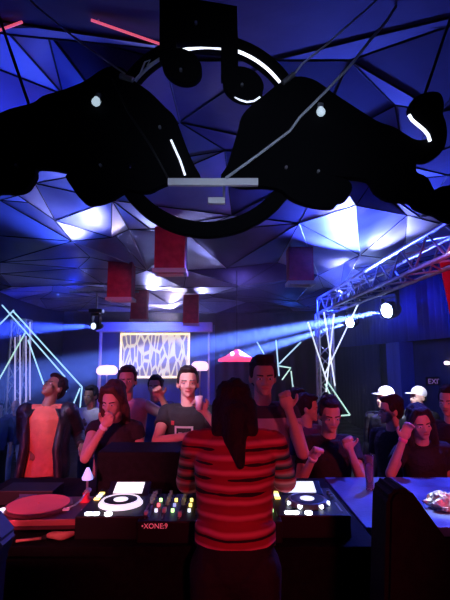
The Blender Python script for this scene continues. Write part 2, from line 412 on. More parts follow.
# ------------------------------------------------------------ neon tube sculptures
def neon(name, label, segs, m='led_cyan', r=.012):
    t = thing(name, label, 'light tube sculpture')
    for s in segs:
        (a, b, Ya), (c, d, Yb) = s[0], s[1]
        obj('light_tube', C_(PY(a, b, Ya), PY(c, d, Yb), r, seg=8), s[2] if len(s) > 2 else m, t)
    return t
neon('neon_sculpture', 'zigzag of pale cyan light tubes crossing the left truss tower', [
 ((2, 305, 8.1), (25, 331, 8.1)), ((25, 331, 8.1), (65, 377, 8.1)), ((13, 311, 8.2), (82, 387, 8.2)), ((82, 387, 8.2), (80, 408, 8.2)), ((80, 388, 8.25), (73, 405, 8.2)),
 ((65, 377, 8.1), (66, 392, 8.1)), ((15, 337, 8.28), (15, 410, 8.28), 'led_violet'), ((20, 335, 8.28), (20, 412, 8.28), 'led_violet'), ((26, 336, 8.28), (26, 414, 8.28), 'led_violet'), ((30, 322, 8.28), (30, 400, 8.28), 'led_violet'), ((25, 333, 8.1), (-4, 385, 8.1), 'led_green'), ((28, 340, 8.15), (45, 388, 8.15)), ((14, 310, 8.2), (-4, 328, 8.2))])
neon('neon_sculpture', 'long pale light tubes leaning across the right truss tower', [
 ((360, 300, 8.1), (325, 374, 8.1), 'led_white'), ((308, 322, 8.1), (327, 382, 8.1), 'led_white'), ((327, 381, 8.1), (350, 415, 8.1), 'led_green'),
 ((325, 384, 8.15), (339, 413, 8.15), 'led_green'), ((337, 416, 8.1), (350, 415, 8.1), 'led_green'), ((324, 312, 8.2), (335, 386, 8.2), 'led_white'), ((334, 314, 8.2), (326, 392, 8.2), 'led_white')])
neon('neon_sculpture', 'small broken star of thin light tubes behind the man in grey', [
 ((257, 342, 7.6), (264, 354, 7.6)), ((276, 340, 7.6), (279, 376, 7.6)), ((301, 342, 7.6), (279, 364, 7.6)), ((279, 366, 7.6), (291, 368, 7.6), 'led_green'),
 ((290, 369, 7.6), (282, 380, 7.6), 'led_green'), ((291, 371, 7.6), (294, 396, 7.6), 'led_green'), ((272, 370, 7.6), (276, 376, 7.6), 'led_green')], r=.010)

# ------------------------------------------------------------ hanging red boxes in the ceiling
HB = [((152, 272), (186, 272), 229, 2.88, 'nearest red box hanging under the faceted ceiling, pale rim below'),
      ((105, 300), (132, 300), 263, 2.80, 'red hanging box left of the nearest one, glowing pale rim'),
      ((129, 321), (147, 321), 298, 2.72, 'small dark red hanging box above the pale far header, left one'),
      ((182, 325), (199, 325), 289, 2.68, 'tall narrow dark red hanging box right of the small ones'),
      ((288, 284), (316, 284), 270, 2.90, 'dim red hanging box right of the middle with a pale bottom rim')]
for (a, b, top, zb, lab) in HB:
    p = PZ(a[0], a[1], zb); q = PZ(b[0], b[1], zb); w = (q-p).length
    if w > .52: pass
    t = thing('hanging_box', lab, 'ceiling box', (p.x+w/2, p.y+w*.35, zb), 0, 'red boxes hanging from the ceiling')
    h = 3.5-zb
    obj('side_panel', B(-w/2+.02, w/2-.02, -w*.35+.02, w*.35, .035, h-.06, bev=.006), 'red_box', t)
    bm = bmesh.new()
    for x0, x1, y0, y1 in ((-w/2, w/2, -w*.35, -w*.35+.035), (-w/2, w/2, w*.35-.01, w*.35+.025), (-w/2, -w/2+.035, -w*.35+.035, w*.35-.01), (w/2-.035, w/2, -w*.35+.035, w*.35-.01)):
        box(bm, x0, x1, y0, y1, 0, .05)
    obj('rim', bm, 'white_plastic', t)
    for x in (-w*.35, w*.35): obj('hanging_rod', C_((x, 0, h-.06), (x, 0, h+.3), .008), 'grey_metal', t)

# ------------------------------------------------------------ far stage: header, posts, screen, lamps
t = thing('stage_canopy', 'pale straight header on two thin posts around the bright screen', 'canopy', (0, 13, 0))
a = PY(101, 332, 13); b = PY(209, 332, 13)
obj('header', B(a.x-.1, b.x+.1, -.2, .2, a.z, a.z+.28, bev=.01), 'white_plastic', t)
obj('post', C_((a.x, 0, 0), (a.x, 0, a.z), .05), 'white_plastic', t)
obj('post', C_((b.x, 0, 0), (b.x, 0, a.z), .03), 'white_plastic', t)
a = PY(121, 376, 14.4); b = PY(188, 335, 14.4)
t = thing('video_screen', 'bright screen with a crossing pale line pattern on the far wall', 'screen', ((a.x+b.x)/2, 14.4, (a.z+b.z)/2))
w = (b.x-a.x)/2; h = (b.z-a.z)/2
obj('display', B(-w, w, 0, .04, -h, h), 'screen', t)
M['warm'] = emis('warm_border', (1, .72, .3), 2.0)
bm = bmesh.new()
for q in ((-w-.06, w+.06, h, h+.07), (-w-.06, w+.06, -h-.07, -h), (-w-.06, -w, -h, h), (w, w+.06, -h, h)): box(bm, q[0], q[1], -.02, .06, q[2], q[3])
obj('glowing_border', bm, 'warm', t)
obj('wall_bracket', B(-.2, .2, .04, .495, -.2, .2), 'black_plastic', t)
for (x, y, wd, lab) in ((107, 370, .30, 'glowing pink-white lamp left of the bright screen'), (200, 366, .25, 'glowing pink-white lamp right of the bright screen')):
    c = PY(x, y, 12.6)
    t = thing('standing_lamp', lab, 'lamp', (c.x, 12.6, 0), 0, 'lamps beside the screen')
    bm = bmesh.new(); lathe(bm, [(0, -.13), (wd*.8, -.13), (wd, -.06), (wd*.95, .05), (wd*.7, .12), (0, .14)], (0, 0, c.z)); obj('shade', bm, 'lamp_pink', t, True)
    obj('pole', C_((0, 0, .03), (0, 0, c.z-.12), .02), 'steel', t); obj('base', L_([(0, 0), (.16, 0), (.16, .02), (.03, .035), (0, .035)]), 'steel', t)
M['red_tube'] = emis('red_light_tube', (1, .12, .2), .9)
for (q, lab) in (((91, 20, 160, 44), 'thin red light tube crossing the ceiling above the left bull'), ((-8, 33, 22, 22), 'short dim red light tube at the top left of the ceiling')):
    a = PZ(q[0], q[1], 3.37); b = PZ(q[2], q[3], 3.37)
    t = thing('red_light_tube', lab, 'light tube', a); obj('tube', C_((0, 0, 0), b-a, .006, seg=8), 'red_tube', t)
    obj('clip', C_((b-a)*.1, (b-a)*.1+V((0, 0, .035)), .004, seg=6), 'steel', t)
# red pendant lamp
c = PY(237, 361, 8.0); hw = 19/F*8.0
t = thing('pendant_lamp', 'wide flat pinkish-red pendant lamp above the dancers', 'lamp', (c.x, 8, c.z))
bm = bmesh.new(); n = 24
lathe(bm, [(hw, 0), (hw*.97, .035), (hw*.6, .09), (hw*.25, .17), (.03, .21), (0, .21)], seg=32)
obj('lamp_shade', bm, 'shade_red', t, True)
obj('reflector_disc', C_((0, 0, -.01), (0, 0, .004), hw*.98, seg=32), 'shade_red', t)
for x in (-.09, .07):
    bm = bmesh.new(); sph(bm, (x, -hw*.42, .13), .035, 2); obj('bulb', bm, 'bulb', t, True)
obj('suspension_cord', C_((0, 0, .2), (0, 0, 3.5-c.z), .006), 'black_plastic', t)

# ------------------------------------------------------------ stage lights
def look(o, tgt):
    o.rotation_euler = (V(tgt)-o.location).to_track_quat('-Z', 'Y').to_euler()
def spot(name, loc, tgt, col, energy, ang, blend=.3, rad=.05):
    l = bpy.data.lights.new(name, 'SPOT'); l.color = col; l.energy = energy; l.spot_size = R(ang); l.spot_blend = blend; l.shadow_soft_size = rad
    o = bpy.data.objects.new(name, l); COL.objects.link(o); o.location = loc; look(o, tgt); return o
def fixture(loc, tgt, label, rail, rr=.11, lens='lens'):
    loc = V(loc)
    t = thing('moving_head_light', label, 'stage light', loc, 0, 'moving head lights')
    d = (V(tgt)-loc).normalized(); mt = frame_to(d)
    def L2(prof): 
        bm = bmesh.new(); lathe(bm, prof, seg=24); bmesh.ops.transform(bm, matrix=mt, verts=bm.verts); return bm
    obj('head', L2([(0, -.2), (rr*.7, -.2), (rr*1.1, -.12), (rr*1.25, .0), (rr*1.2, .10), (rr*1.02, .10), (rr*1.02, .07), (0, .07)]), 'black_plastic', t, True)
    obj('lens', L2([(0, .075), (rr, .075), (rr*.98, .085), (0, .1)]), lens, t, True)
    bm = bmesh.new()
    for s in (-1, 1): box(bm, s*(rr*1.35)-.015, s*(rr*1.35)+.015, -.04, .04, -.03, .24)
    box(bm, -rr*1.4, rr*1.4, -.05, .05, .22, .28)
    bmesh.ops.rotate(bm, verts=bm.verts, cent=(0, 0, 0), matrix=Matrix.Rotation(math.atan2(d.y, d.x)-PI/2, 3, 'Z')); obj('yoke', bm, 'black_plastic', t)
    obj('base', B(-.14, .14, -.11, .11, .28, .36, bev=.01), 'black_plastic', t)
    obj('clamp', C_((0, 0, .36), (0, 0, rail-loc.z), .02), 'grey_metal', t)
    return loc+d*.13
def pipe(name, lab, a, b, r=.025):
    t = thing(name, lab, 'pipe', a); a = V(a); b = V(b); obj('bar', C_((0, 0, 0), b-a, r), 'grey_metal', t)
    d = (b-a)
    for k in (.1, .5, .9): obj('hanger', C_(d*k, d*k+V((0, 0, 3.85-a.z-d.z*k)), .008, seg=6), 'grey_metal', t)
S1 = PY(390, 310, 7.9); S2 = PY(352, 322, 10.2); S3 = PY(96, 326, 9.3); S4 = PY(447, 363, 7.2)
T1 = PY(120, 362, 5.6); T2 = PY(120, 392, 6.4); T3 = PY(-60, 331, 6.0)
pipe('lighting_bar', 'thin grey lighting bar in front of the blue valance', (S1.x, 7.4, 3.3), (S2.x, 10.8, 3.3))
pipe('lighting_bar', 'thin grey lighting bar at the far left of the ceiling', (S3.x-.6, 9.3, 3.3), (S3.x+.9, 9.3, 3.3))
f1 = fixture(S1, T1, 'largest glaring blue-white moving light under the right truss', 3.3, .13)
f2 = fixture(S2, T2, 'smaller blue-white moving light further along the right bar', 3.3, .11)
M['lens_dim'] = emis('lamp_lens_dim', (.6, .7, 1), 3)
f3 = fixture(S3, T3, 'moving light left of the screen, beaming to the left', 3.3, .07, 'lens_dim')
BLUE = (.05, .11, 1); DEEP = (.012, .035, 1); VIO = (.25, .1, 1); RED = (1, .05, .1); COOL = (.36, .40, 1)
spot('beam', f1, T1, (.09, .18, 1), 620000, 5, .6, .03)
spot('beam', f2, T2, (.09, .18, 1), 470000, 4.5, .6, .03)
spot('beam', f3, T3, (.03, .07, 1), 110000, 9, .7, .03)
# wall lamp at the right edge
t = thing('wall_lamp', 'tiny white wall lamp at the right edge above the dark-haired man', 'lamp', S4)
bm = bmesh.new(); sph(bm, (0, 0, 0), (.045, .045, .03), 2); obj('bulb', bm, 'bulb', t, True)
obj('bracket', B(.03, 3.69-S4.x, -.02, .02, -.02, .02), 'black_plastic', t)
# haze
bm = B(XL+.1, 3.3, 4.9, 14.2, .3, 3.2)
hz = bpy.data.materials.new('stage_haze'); hz.use_nodes = True; nt = hz.node_tree
nt.nodes.remove(nt.nodes['Principled BSDF']); vsn = nt.nodes.new('ShaderNodeVolumeScatter'); vsn.inputs['Density'].default_value = .022; vsn.inputs['Anisotropy'].default_value = .35
nt.links.new(vsn.outputs[0], nt.nodes['Material Output'].inputs['Volume'])
h = obj('stage_haze', bm, hz); tag(h, 'thin smoke hanging in the blue light beams', 'haze', kind='stuff')

# washes, and unseen spots added to brighten single things
def hot(name, px, py, col, e, ang, dx=.2, dy=.9, dz=-.75, blend=.9):  # unseen spots added just under the ceiling to make its bright patches
    p = PZ(px, py, 3.5); return spot(name, p+V((dx, dy, dz)), p, col, e, ang, blend, .06)
hot('panel_light_right', 352, 225, (.06, .1, 1), 2100, 85, .1, .9, -.8)
hot('panel_light_right_streak', 342, 262, COOL, 230, 60, .1, .5, -.5)
hot('panel_light_right_far', 393, 238, COOL, 330, 55, .1, .6, -.5)
hot('panel_light_right_top', 345, 195, COOL, 130, 60, .0, .6, -.6)
hot('panel_light_left', 80, 222, (.4, .42, 1), 170, 55, -.1, .7, -.6)
hot('panel_light_left_wide', 60, 215, BLUE, 170, 90, -.3, 1.0, -.9)
hot('panel_light_left_low', 112, 247, COOL, 600, 55, .1, .8, -.6)
hot('panel_light_left_wedge', 60, 175, COOL, 40, 45, .0, .5, -.6)
hot('panel_light_near_left', 10, 100, DEEP, 45, 80, -.2, .5, -.9)
hot('panel_light_near_triangle', 70, 70, BLUE, 26, 36, .1, .3, -.7)
hot('panel_light_near_mid', 165, 105, BLUE, 6, 40, .1, .4, -.8)
hot('panel_light_near_right', 390, 110, BLUE, 5, 40, .1, .4, -.8)
hot('panel_light_mid', 203, 254, COOL, 130, 24, .1, .7, -.6)
hot('panel_light_far', 125, 283, COOL, 500, 80, .3, 1.5, -.6)
hot('panel_light_far', 205, 290, COOL, 260, 50, -.2, 1.5, -.6)
hot('panel_light_far', 160, 302, (.7, .6, 1), 900, 90, .3, 1.0, -.6)
hot('panel_light_low_left', 40, 285, DEEP, 90, 80, .3, 1.5, -.7)
hot('panel_light_mid_right', 290, 300, (.03, .12, 1), 50, 80, .1, 1.5, -.7)
hot('panel_light_edge', 440, 185, BLUE, 70, 60, .1, .5, -.7)
spot('room_violet', (0, -.5, 1.9), (0, 3.2, 3.4), (.16, .06, 1), 3, 100, .9, .3)  # dim unseen fill added for the near room
spot('header_fill', (-2.1, 11.6, 2.9), (-2.1, 13, 2.65), COOL, 70, 100, .8, .1)  # added to brighten the far header, source unseen
spot('far_wash', (-2.1, 11.3, 2.6), (-2.1, 15, 1.9), DEEP, 420, 120, .8, .1)
spot('far_wash_left', (-4.6, 9.5, 3.0), (-5.0, 14, 1.9), DEEP, 330, 120, .8, .1)
spot('wall_wash', (1.4, 8.2, 3.0), (3.7, 8.6, 2.6), DEEP, 380, 130, .9, .1)
spot('wall_wash_near', (2.2, 5.4, 3.0), (3.7, 6.6, 2.7), DEEP, 120, 110, .9, .1)
spot('red_wash', (.5, -.9, 2.15), (.05, 1.7, 1.3), RED, 125, 30, .7, .12)
spot('crowd_wash', (-1.4, -.9, 2.2), (-1.0, 3.5, 1.45), (1, .11, .26), 640, 32, .7, .12)
spot('booth_red', (-1.2, .2, 2.3), (-.88, 2.0, 1.2), (1, .14, .2), 130, 28, .7, .08)  # extra red spot added to lift the turntable disc
spot('box_red', (-.4, 3.4, 2.3), (-.62, 5.15, 3.12), (1, .12, .25), 22, 26, .6, .06)  # added below the nearest hanging box to redden its sides
spot('box_red', (-1.6, 5.4, 2.3), (-1.85, 7.4, 3.1), (1, .12, .25), 26, 30, .6, .06)  # second added red spot, for the box further left
spot('crowd_blue_left', (-3.2, 2.6, 3.1), (-1.0, 4.0, 1.5), (.2, .15, 1), 120, 70, .8, .12)
spot('crowd_back', (.3, 6.6, 3.1), (.2, 3.4, 1.5), (.2, .14, 1), 200, 90, .8, .12)
spot('cap_light', (1.9, 3.2, 3.1), (1.85, 4.7, 1.6), (.75, .78, 1), 1600, 26, .6, .06)
spot('face_fill', (-1.0, 2.2, 3.0), (-.32, 3.6, 1.72), (.85, .7, 1), 260, 26, .8, .06)  # added for the bright face above the printed shirt
spot('chest_fill', (-2.2, 2.6, 3.0), (-1.5, 3.9, 1.5), (.7, .6, 1), 130, 18, .8, .06)  # added for the highlight on the chest in the open jacket
spot('banner_red', (1.6, 3.0, 2.5), (2.5, 4.6, 2.75), (1, .05, .2), 70, 40, .7, .05)  # red spot added to lift the dark banner
spot('crowd_red_right', (1.9, .3, 2.2), (1.1, 3.2, 1.45), (1, .08, .16), 230, 44, .8, .08)
spot('far_left_fill', (-4.3, 5.0, 2.9), (-3.2, 6.6, 1.2), (.5, .4, 1), 110, 36, .8, .06)  # unseen spot added to lift the distant person by the left tower
spot('white_shirt_fill', (-2.6, 3.6, 2.9), (-1.5, 5.0, 1.55), (.8, .75, 1), 160, 16, .8, .05)  # added to whiten the long-sleeved shirt
spot('foil_fill', (1.0, 2.9, 2.7), PZ(446, 508, 1.15), (.8, .85, 1), 260, 8, .6, .04)  # narrow unseen spot added so the foil shines
spot('glass_fill', (.9, 1.7, 2.4), PZ(370, 478, 1.22), (.7, .4, 1), 30, 9, .6, .03)  # violet spot added to give the glass its purple light
spot('bar_blue', (1.7, 3.6, 2.9), (1.15, 2.45, 1.13), (.06, .1, 1), 420, 50, .8, .05)
spot('emblem_fill', (.1, -.3, 2.2), (.1, 1.6, 2.62), (.6, .7, 1), 70, 34, .8, .2)
w = bpy.data.worlds.new('night'); SC.world = w; w.use_nodes = True; w.node_tree.nodes['Background'].inputs[0].default_value = (.01, .01, .03, 1); w.node_tree.nodes['Background'].inputs[1].default_value = .2

# ------------------------------------------------------------ bull emblem hanging over the booth
SY = 1.60
def sp(px, py, Y=SY): p = PY(px, py, Y); return (p.x, p.z)
M['small_bulb'] = emis('small_bulb', (.65, .85, 1), .8)
EM = thing('hanging_emblem', 'big black cut-out of two charging bulls, ring and music note overhead', 'sign', (0, 0, 0))
LB = [(-60, 150), (-45, 128), (-20, 120), (0, 117), (12, 112), (35, 106), (45, 99), (62, 94), (87, 84), (100, 75), (112, 70), (124, 72), (133, 83), (150, 95), (165, 110), (174, 119), (180, 133), (187, 152), (194, 168), (200, 180), (190, 184), (172, 183), (160, 187), (150, 192), (138, 192), (128, 190), (118, 196), (108, 201), (98, 204), (88, 204), (80, 197), (74, 188), (68, 178), (73, 174), (62, 171), (50, 169), (37, 169), (36, 177), (32, 184), (27, 190), (18, 193), (0, 193), (-30, 196), (-55, 180)]
RB = [(222, 180), (228, 168), (232, 155), (238, 135), (242, 120), (250, 110), (262, 100), (272, 92), (285, 83), (300, 80), (315, 84), (330, 95), (350, 108), (370, 121), (380, 126), (392, 130), (402, 136), (412, 142), (420, 143), (427, 141), (430, 136), (425, 128), (414, 120), (409, 112), (411, 104), (418, 98), (430, 95), (438, 97), (441, 106), (440, 116), (443, 126), (444, 138), (441, 150), (434, 158), (424, 162), (415, 162), (414, 174), (425, 180), (432, 192), (440, 189), (455, 190), (470, 212), (450, 222), (435, 215), (417, 209), (408, 202), (388, 200), (375, 192), (368, 181), (350, 178), (328, 177), (345, 182), (350, 189), (345, 200), (337, 203), (331, 208), (315, 207), (300, 203), (290, 198), (280, 190), (262, 187), (240, 187)]
HOLE = [(126, 164), (136, 165), (131, 172)]
board('bull', [[sp(*q) for q in smooth_loop(LB)], [sp(*q) for q in HOLE]], SY, .03, 'black_sign', EM)
board('bull', [[sp(*q) for q in smooth_loop(RB)]], SY, .03, 'black_sign', EM)
rc = (207, 137)
def circ(r, n=96): return [sp(rc[0]+r*math.cos(2*PI*k/n), rc[1]-r*math.sin(2*PI*k/n), SY+.035) for k in range(n)]
board('ring', [circ(100), circ(87)], SY+.035, .03, 'black_sign', EM)
def ell(cx, cy, rx, ry, tl, n=28):
    return [(cx+rx*math.cos(a)*math.cos(tl)-ry*math.sin(a)*math.sin(tl), cy+rx*math.cos(a)*math.sin(tl)+ry*math.sin(a)*math.cos(tl)) for a in [2*PI*k/n for k in range(n)]]
NT = [(161, -2), (236, 10), (237, 50), (237, 80), (222, 80), (222, 44), (200, 43), (176, 44), (176, 62), (161, 62)]
nb = board('music_note', [[sp(*q, SY-.035) for q in NT]], SY-.035, .03, 'black_sign', EM)
board('note_head', [[sp(*q, SY-.035) for q in ell(182, 68, 20, 15, .5)]], SY-.035, .032, 'black_sign', nb)
board('note_head', [[sp(*q, SY-.035) for q in ell(243, 86, 20, 15, .4)]], SY-.035, .032, 'black_sign', nb)
def arc(a0, a1, r, Y): return [PY(rc[0]+r*math.cos(R(a)), rc[1]-r*math.sin(R(a)), Y) for a in [a0+(a1-a0)*k/14 for k in range(15)]]
obj('led_tube', T_(arc(143, 121, 91, SY+.012), .0065), 'cable', EM, True)
obj('led_tube', T_(arc(112, 80, 90, SY+.012), .007), 'led_arc', EM, True)
obj('led_tube', T_(arc(71, 37, 91, SY+.012), .0065), 'led_arc', EM, True)
obj('led_tube', T_([PY(*q, SY-.05) for q in ((235, 97), (240, 100), (247, 102), (254, 101), (260, 97))], .0035), 'led_white', EM, True)
obj('led_tube', T_([PY(*q, SY-.03) for q in ((409, 115), (412, 120), (418, 125), (424, 130), (428, 135), (430, 141))], .0065), 'led_arc', EM, True)
obj('led_tube', T_([PY(*q, SY-.035) for q in ((171, 140), (175, 149), (180, 160), (185, 175))], .004), 'led_white', EM, True)
bm = bmesh.new(); box(bm, 0, 0, 0, 0, 0, 0) if False else None
a = PY(168, 186, SY-.04); b = PY(258, 179, SY-.04)
obj('bracket_bar', B(a.x, b.x, SY-.05, SY-.03, a.z, b.z, bev=.002), 'white_plastic', EM)
a = PY(208, 204, SY-.04); b = PY(225, 198, SY-.04)
obj('bracket_hook', B(a.x, b.x, SY-.05, SY-.03, a.z, b.z, bev=.002), 'white_plastic', EM)
obj('bracket_stem', C_(PY(224, 180, SY-.04), PY(224, 199, SY-.04), .005), 'steel', EM)
for q in ((160, 128), (286, 168), (318, 172), (17, 166), (101, 166), (181, 71), (242, 86), (196, 24)):
    bm = bmesh.new(); c = PY(*q, SY-.055 if q[1] < 100 else SY-.02); cyl(bm, c+V((0, .006, 0)), c-V((0, .012, 0)), .0055, seg=10)
    obj('bolt', bm, 'steel', EM)
for q in ((96, 102), (321, 112)):
    c = PY(*q, SY-.05); bm = bmesh.new(); sph(bm, c, .017, 2); cyl(bm, c+V((0, .0, .012)), c+V((0, .03, .022)), .011)
    bulb = obj('spot_bulb', bm, 'small_bulb', EM, True)
    obj('bulb_socket', C_(c+V((0, .02, .012)), c+V((.004, .02, .045)), .012), 'steel', bulb)
def cab(pts, r=.0045, m='cable', name='cable'): return obj(name, T_([V(p) for p in pts], r), m, EM, True)
cab([PY(125, 74, SY-.03), PY(80, 42, 1.55), PY(37, 7, 1.5), PZ(18, -12, 3.42)], .004, 'steel', 'support_cable')
cab([PY(226, 178, SY-.055), PY(258, 155, SY-.05), PY(290, 131, SY-.04), PY(300, 117, SY-.04), PY(325, 92, SY-.03), PY(350, 66, SY-.02), PY(372, 38, SY-.02), PY(386, 22, SY), PZ(400, 0, 3.42)], .0055)
cab([PY(283, 81, SY-.03), PY(296, 72, SY-.03), PY(302, 64, SY-.03), PY(326, 45, SY-.02), PY(345, 28, SY-.02), PY(367, 9, SY), PZ(385, -8, 3.42)], .004)
cab([PY(112, 78, SY-.03), PY(128, 112, SY-.025), PY(150, 145, SY-.025), PY(168, 178, SY-.04)], .004, 'black_plastic')
obj('cable_clamp', C_(PY(120, 76, SY-.03), PY(133, 80, SY-.03), .011), 'steel', EM)
obj('cable_clamp', C_(PY(283, 83, SY-.03), PY(294, 74, SY-.03), .010), 'steel', EM)
bm = bmesh.new(); tube(bm, [PY(132, 82, SY-.03), PY(140, 74, SY-.05), PY(145, 62, SY-.05), PY(150, 60, SY-.05), PY(147, 66, SY-.05), PY(160, 58, SY-.02)], .003); obj('tie_wire', bm, 'cable', EM, True)
for x in (-1.0, 1.0):
    obj('support_rod', C_((x*.8, SY+.05, 2.9 if abs(x) > .5 else 3.2), (x, SY+.1, 3.4), .006), 'black_plastic', EM)

# ------------------------------------------------------------ booth desk and gear
ZD = 1.13
DF = 1.85
t = thing('booth_desk', 'black DJ desk carrying turntable, players and mixer', 'desk', (0, 0, .25))
obj('desk_top', B(-1.35, .62, DF, 2.85, ZD-.29, ZD-.25, bev=.004), 'black_case', t)
obj('front_panel', B(-1.33, .60, DF+.02, DF+.05, 0, ZD-.29), 'black_case', t)
obj('side_panel', B(-1.33, -1.30, DF+.05, 2.83, 0, ZD-.29), 'black_case', t)
obj('back_panel', B(-1.30, .60, 2.80, 2.83, 0, ZD-.29), 'black_case', t)
t = thing('bar_counter', 'blue-lit scuffed counter top right of the booth', 'counter', (0, 0, .25))
obj('counter_top', B(.63, 2.7, 2.05, 2.87, ZD-.29, ZD-.25, bev=.004), 'bar_top', t)
obj('front_panel', B(.65, 2.68, 2.09, 2.12, 0, ZD-.29), 'black_case', t)
obj('back_panel', B(.65, 2.68, 2.82, 2.85, 0, ZD-.29), 'black_case', t)
GZ = 1.225    # top face of the players
# turntable
cc = PZ(38, 503, 1.213)
t = thing('turntable', 'record turntable with a pink-red disc at the left end of the booth', 'turntable', (cc.x+.05, cc.y, ZD), R(3)); t.scale = (.9, .9, .75)
ox = -.05
obj('foot', C_((-.17, -.13, 0), (-.17, -.13, .03), .025), 'black_plastic', t); obj('foot', C_((.17, -.13, 0), (.17, -.13, .03), .025), 'black_plastic', t)
obj('foot', C_((-.17, .13, 0), (-.17, .13, .03), .025), 'black_plastic', t); obj('foot', C_((.17, .13, 0), (.17, .13, .03), .025), 'black_plastic', t)
M['deck'] = noisy('dark_red_deck', (.10, .035, .045), (.14, .05, .06), 10, .35, .3)
M['deck_edge'] = mat('pale_deck_edge', (.55, .16, .16), .4, .2)
obj('plinth', B(-.225, .225, -.175, .175, .03, .085, bev=.006), 'deck', t)
obj('front_trim', B(-.225, .225, -.181, -.174, .055, .088, bev=.002), 'deck_edge', t)
pl = obj('platter', L_([(0, .086), (.158, .086), (.165, .09), (.165, .102), (.158, .106), (0, .106)], (ox, 0, 0), 48), 'deck', t, False)
obj('record', L_([(0, .107), (.152, .107), (.152, .110), (.05, .110), (.048, .109), (.004, .109), (.004, .118), (0, .118)], (ox, 0, 0), 48), 'mat_red', pl)
ta = obj('tonearm', T_([(.165, .10, .135), (.165, .06, .137), (.17, -.04, .135), (.155, -.09, .13), (.125, -.115, .122)], .0045), 'steel', t, True)
obj('headshell', B(.11, .14, -.135, -.11, .114, .124, bev=.002), 'white_plastic', ta)
obj('counterweight', C_((.165, .10, .135), (.165, .145, .135), .016), 'grey_metal', ta)
obj('arm_base', L_([(0, .085), (.035, .085), (.035, .095), (.018, .1), (.018, .135), (0, .135)], (.165, .09, 0)), 'red_plastic', t, True)
obj('start_button', B(-.215, -.17, -.165, -.13, .085, .09, bev=.001), 'white_plastic', t)
obj('pitch_slider', B(.195, .205, -.13, -.02, .085, .088), 'black_plastic', t)
bm = bmesh.new(); box(bm, .185, .215, -.085, -.07, .086, .1, bev=.002); obj('slider_knob', bm, 'white_plastic', t)
obj('strobe_lamp', C_((-.195, -.08, .085), (-.195, -.08, .115), .012), 'led_white', t)
# stylus lamp lit blue beyond the arm
c = PZ(80, 487, ZD+.1); 
t = thing('clip_lamp', 'small blue-lit clip lamp standing behind the turntable arm', 'lamp', (c.x, c.y+.12, ZD))
M['blue_glow'] = emis('blue_glow', (.25, .4, 1), 1.2)
obj('stem', C_((0, 0, 0), (0, 0, .10), .006), 'steel', t); obj('foot', C_((0, 0, 0), (0, 0, .012), .03), 'black_plastic', t)
obj('shade', L_([(0, .165), (.008, .165), (.03, .115), (.028, .105), (0, .105)]), 'blue_glow', t, True)

def knobs(parent, pts, m, r=.008, h=.014, name='knob'):
    for x, y, z in pts: obj(name, C_((x, y, z), (x, y, z+h), r, r*.8, 12), m, parent)
def player(px, py, lab, ringm='ringlight'):
    c = PZ(px, py, GZ)
    t = thing('media_player', lab, 'media player', (c.x, c.y+.03, ZD), 0, 'media players on the desk')
    obj('body', B(-.155, .155, -.19, .20, .0, .092, bev=.006), 'black_plastic', t)
    j = obj('jog_wheel', L_([(0, .093), (.082, .093), (.086, .098), (.083, .108), (.072, .112), (0, .112)], (0, -.035, 0), 48), 'black_plastic', t, True)
    obj('jog_ring', L_([(.075, .1125), (.083, .110), (.087, .0995), (.093, .0945), (.099, .0945), (.099, .097), (.087, .112), (.077, .114), (.075, .1125)], (0, -.035, 0), 48), ringm, j)
    obj('jog_display', C_((0, -.035, .112), (0, -.035, .1145), .032, seg=32), 'jog', j)
    mt = Matrix.Translation((0, .145, .093)) @ Matrix.Rotation(R(20), 4, 'X')
    s = obj('screen_housing', B(-.10, .10, -.055, .055, 0, .02, bev=.003, mt=mt), 'black_plastic', t)
    obj('display', B(-.07, .07, -.04, .045, .0185, .022, mt=mt), 'display', s)
    for x in (-.125, -.095):
        obj('play_button', C_((x+.02, -.165, .09), (x+.02, -.165, .098), .016, seg=20), 'btn', t)
    for k in range(3): obj('button', B(-.14, -.115, .02+.04*k, .045+.04*k, .09, .098, bev=.002), ('led_amber', 'led_white', 'led_amber')[k], t)
    obj('tempo_slider', B(.125, .133, -.15, -.03, .09, .094), 'grey_metal', t)
    knobs(t, [(.128, .03, .09), (.128, .07, .09), (.128, .11, .09)], 'grey_metal')
    return t
M['ringlight'] = emis('jog_ring_light', (.85, .8, 1), 1.3)
M['jog'] = emis('jog_display', (.8, .82, 1), 1.5)
M['display'] = emis('player_display', (.85, .9, 1), 1.4)
M['btn'] = emis('play_button', (.8, .85, 1), 7)
M['led_amber'] = emis('amber_led', (1, .75, .15), 3)
M['led_red'] = emis('red_led', (1, .08, .1), 3)
M['led_green2'] = emis('green_led', (.5, 1, .3), 3)
p1 = player(121, 503, 'lit media player between the turntable and the mixer')
p2 = player(307, 502, 'lit media player right of the person playing', 'grey_metal')
for a_ in (200, 240, 300, 340): obj('ring_light', C_((.09*math.cos(R(a_)), -.035+.09*math.sin(R(a_)), .095), (.09*math.cos(R(a_)), -.035+.09*math.sin(R(a_)), .108), .011, seg=10), 'btn', p2)
# glowing cue buttons on the near lip of player
for pp in (p1, p2):
    obj('cue_light', C_((-.02, -.172, .09), (-.02, -.172, .1), .016, seg=16), 'btn', pp)
